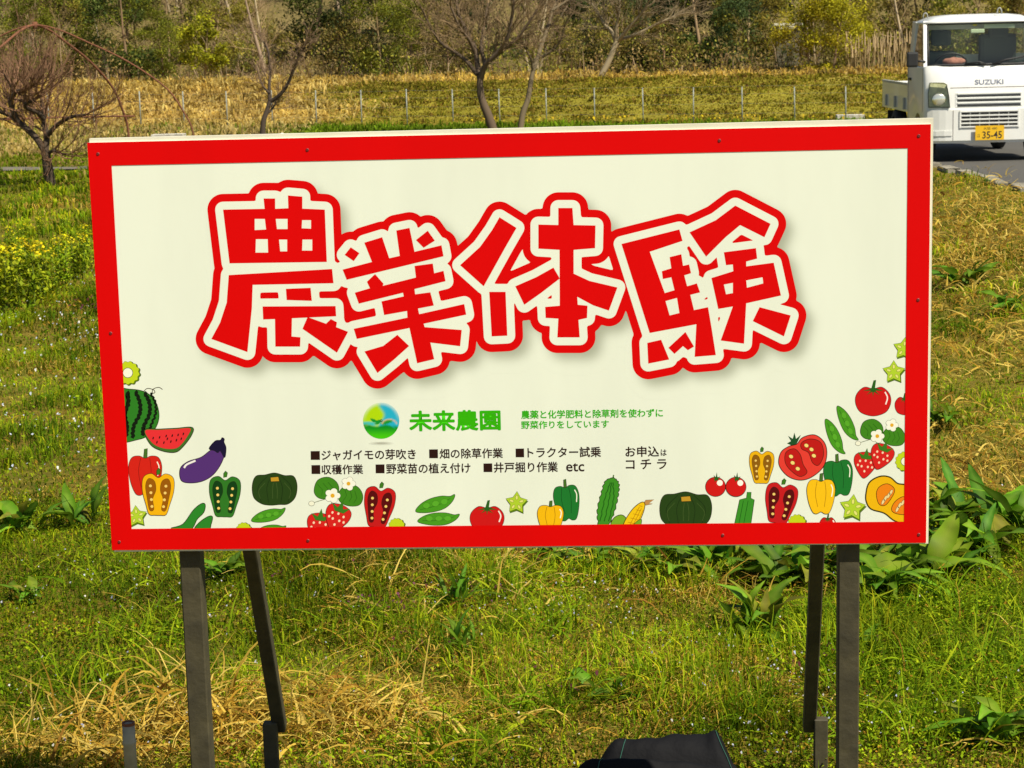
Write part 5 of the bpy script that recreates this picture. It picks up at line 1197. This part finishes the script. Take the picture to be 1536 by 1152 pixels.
# ------------------------------------------------------------------ broad-leaved dock plants and other single weeds
def dock_leaf(seed, wid, wave, bend, cols):
    r_ = random.Random(seed); rows = 11; V = []; C = []; ph = r_.uniform(0, 6)
    for i in range(rows+1):
        t = i/rows; w = wid*(math.sin(math.pi*min(1, t*1.0+.03)**.8)**.8)*(.22 if t < .10 else 1); z = .50*bend*t-bend*.85*t**2.4; x = t*(1-.15*bend)
        for sgn in (-1, 0, 1):
            wv = wave*math.sin(t*13+ph+sgn*1.9)*(sgn != 0); rag = 1+(r_.uniform(-.07, .05) if sgn else 0)
            V.append((x, sgn*w*.5*rag+.03*math.sin(t*4+ph), z+abs(sgn)*w*(.12+.30*wv)))
            C.append(np.array(cols[1] if sgn == 0 else cols[0])*(.75+.5*r_.random()))
    F = []
    for i in range(rows):
        for k in range(2): a_ = i*3+k; F += [(a_, a_+1, a_+4), (a_, a_+4, a_+3)]
    return mesh_np('leaf', V, F, np.array(C)*.85, True)
DL = [dock_leaf(k, w, wv, b_, c_) for k, (w, wv, b_, c_) in enumerate(((.23, .35, .55, ((.085, .21, .005), (.16, .28, .02))), (.26, .45, .9, ((.11, .25, .006), (.18, .30, .025))), (.19, .4, .3, ((.05, .15, .005), (.11, .21, .02))), (.28, .4, .75, ((.17, .32, .008), (.24, .35, .03))), (.13, .25, .5, ((.09, .21, .005), (.15, .26, .02))), (.21, .4, .6, ((.24, .27, .015), (.30, .30, .04)))))]
DLm = mat_leaf('dock_leaf', trans=.35, rough=.55, rand=.20, spec=.15)
def rosette(name, px, py, n, L_, label, cat='plant', group=None, up=.65, kinds=(0, 0, 1, 1, 2, 2, 3, 5), seed=None, z=None):
    r_ = random.Random(seed or int(px*7+py)); g = ground_pt(px, py); root = empty(name, tuple(g)); tag(root, label, cat, group)
    for i in range(n):
        me = DL[r_.choice(kinds)]; o = link('leaf', me, DLm, root); k = L_*r_.uniform(.55, 1.15); o.scale = (k, k*r_.uniform(.8, 1.15), k)
        o.rotation_euler = (r_.uniform(-.5, .5), -r_.uniform(.15, up*1.7), r_.uniform(0, 6.28)); o.location = (r_.uniform(-.25, .25)*L_, r_.uniform(-.25, .25)*L_, r_.uniform(.0, .04))
    return root
for px, py, n, L_, lb in (
    (1025, 872, 14, .24, 'low dock weed under the sign left of the right strut, leftmost of the leafy row'), (1085, 868, 15, .26, 'leafy dock weed under the sign between the row\'s left end and the tall one'),
    (1135, 955, 13, .26, 'tall upright dock weed with big pale leaves left of the right strut'), (1185, 880, 14, .26, 'dark dock weed just behind the right strut under the sign'),
    (1235, 868, 12, .24, 'dock weed showing between the right strut and the right post'), (890, 862, 12, .19, 'small dark dock weed under the middle of the sign\'s lower edge'), (955, 866, 13, .21, 'round leaved weed under the sign, left end of the shaded leaf band'),
    (1330, 905, 12, .28, 'dock weed with arching leaves right beside the right post'), (1395, 868, 15, .32, 'large dock weed below the sign\'s lower right corner'), (1460, 835, 15, .33, 'large spreading dock weed right of the sign\'s lower right corner'),
    (1520, 800, 14, .34, 'big dock weed at the right picture edge level with the sign\'s base'), (1420, 790, 12, .30, 'dock weed close behind the sign\'s lower right edge'), (1500, 1120, 12, .24, 'flat dock weed in the bottom right corner'),
    (835, 850, 12, .17, 'small dark weed under the sign\'s lower edge, left of the leafy band'), (1055, 842, 15, .24, 'dock weed half hidden by the sign\'s lower edge left of the right strut'), (1145, 846, 15, .25, 'dock weed half hidden by the sign\'s lower edge nearest the right strut'), (1295, 858, 14, .26, 'dock weed half hidden by the sign just right of the right post'), (1365, 838, 14, .28, 'dock weed under the sign\'s right corner between two larger ones'), (985, 846, 14, .20, 'round leaved weed half hidden by the sign\'s lower edge, right of centre'),
    (690, 912, 13, .17, 'grassy-leaved weed clump below the centre of the sign'), (905, 1052, 7, .14, 'weed with two spreading dark leaves above the black sheet'), (700, 985, 9, .15, 'narrow leaved tuft in the grass under the sign\'s centre'),
    (338, 872, 11, .19, 'dark leaved weed between the left post and the left strut'), (35, 800, 10, .24, 'dark weed rosette at the left picture edge beside the sign\'s lower corner'), (125, 792, 9, .23, 'weed with upright leaves touching the sign\'s lower left edge'), (40, 905, 9, .12, 'pale leaved weed below the sign\'s left corner near the picture edge'),
    (1445, 432, 12, .34, 'dark bushy weed on the dry bank right of the sign\'s upper half'), (1515, 470, 9, .30, 'pale grey-green weed at the right picture edge on the dry bank'), (1410, 640, 9, .22, 'small green weed on the bank by the sign\'s right edge'), (1300, 985, 8, .13, 'small weed at the foot of the right post')):
    narrow = lb.startswith(('grassy', 'narrow')); rosette('grass_tuft' if narrow else 'dock_plant', px, py, int(n*(2.2 if narrow else 1.9)), L_*.95, lb, up=.85 if narrow or 'upright' in lb or 'tall' in lb else .55, kinds=(4,) if narrow else (0, 0, 1, 1, 2, 2, 3, 5))

# yellow flowering stalks in the field at left
def mustard(seed):
    r_ = random.Random(seed); W = Wood(); random.seed(seed); cs = []; fl_ = []
    for i in range(6):
        pts = wander((r_.uniform(-.06, .06), r_.uniform(-.06, .06), 0), (r_.uniform(-.25, .25), r_.uniform(-.25, .25), 1), r_.uniform(.32, .5), 4, .12, .04); W.limb(pts, .007, .003, (.16, .22, .03), 4); fl_.append(pts[-1])
        for k in range(1, 4): cs.append(pts[k])
    V, T, C = leaf_cloud(cs, [.07]*len(cs), 520, .038, [(.26, .35, .010), (.36, .41, .015), (.14, .22, .008)], [2, 2, 1], 1.0)
    m = 46; k = rng.integers(0, len(fl_), m); Pf = np.array(fl_)[k]+rng.normal(0, .022, (m, 3)); Vf = leaflets(Pf, rng.uniform(.02, .036, m), pick(m, [(.78, .64, .01), (.66, .58, .02)], [2, 1]), .5, 1.2)
    return W.mesh('stem'), mesh_np('foliage', V, T, C), mesh_np('flowers', *Vf)
MU = [mustard(1), mustard(2)]
for px, py, s_ in ((12, 470, 1.1), (35, 462, 1.2), (58, 455, 1.1), (8, 440, 1.0), (70, 440, .9), (95, 428, .9), (118, 420, .9), (128, 405, .8), (30, 418, .8), (100, 395, .7), (20, 388, .7), (40, 368, .6), (128, 372, .6), (60, 352, .5), (95, 350, .5)):
    g = ground_pt(px, py); t = empty('flowering_weed', tuple(g), random.uniform(0, 6.28)); t.scale = (s_, s_, s_); k = random.randrange(2)
    link('stem', MU[k][0], TWIG, t); link('foliage', MU[k][1], LEAF, t)['kind'] = 'stuff'; link('flowers', MU[k][2], LEAF, t)['kind'] = 'stuff'
    tag(t, 'yellow-green flowering stalk in the loose patch left of the sign', 'plant', 'flowering stalks left of the sign')
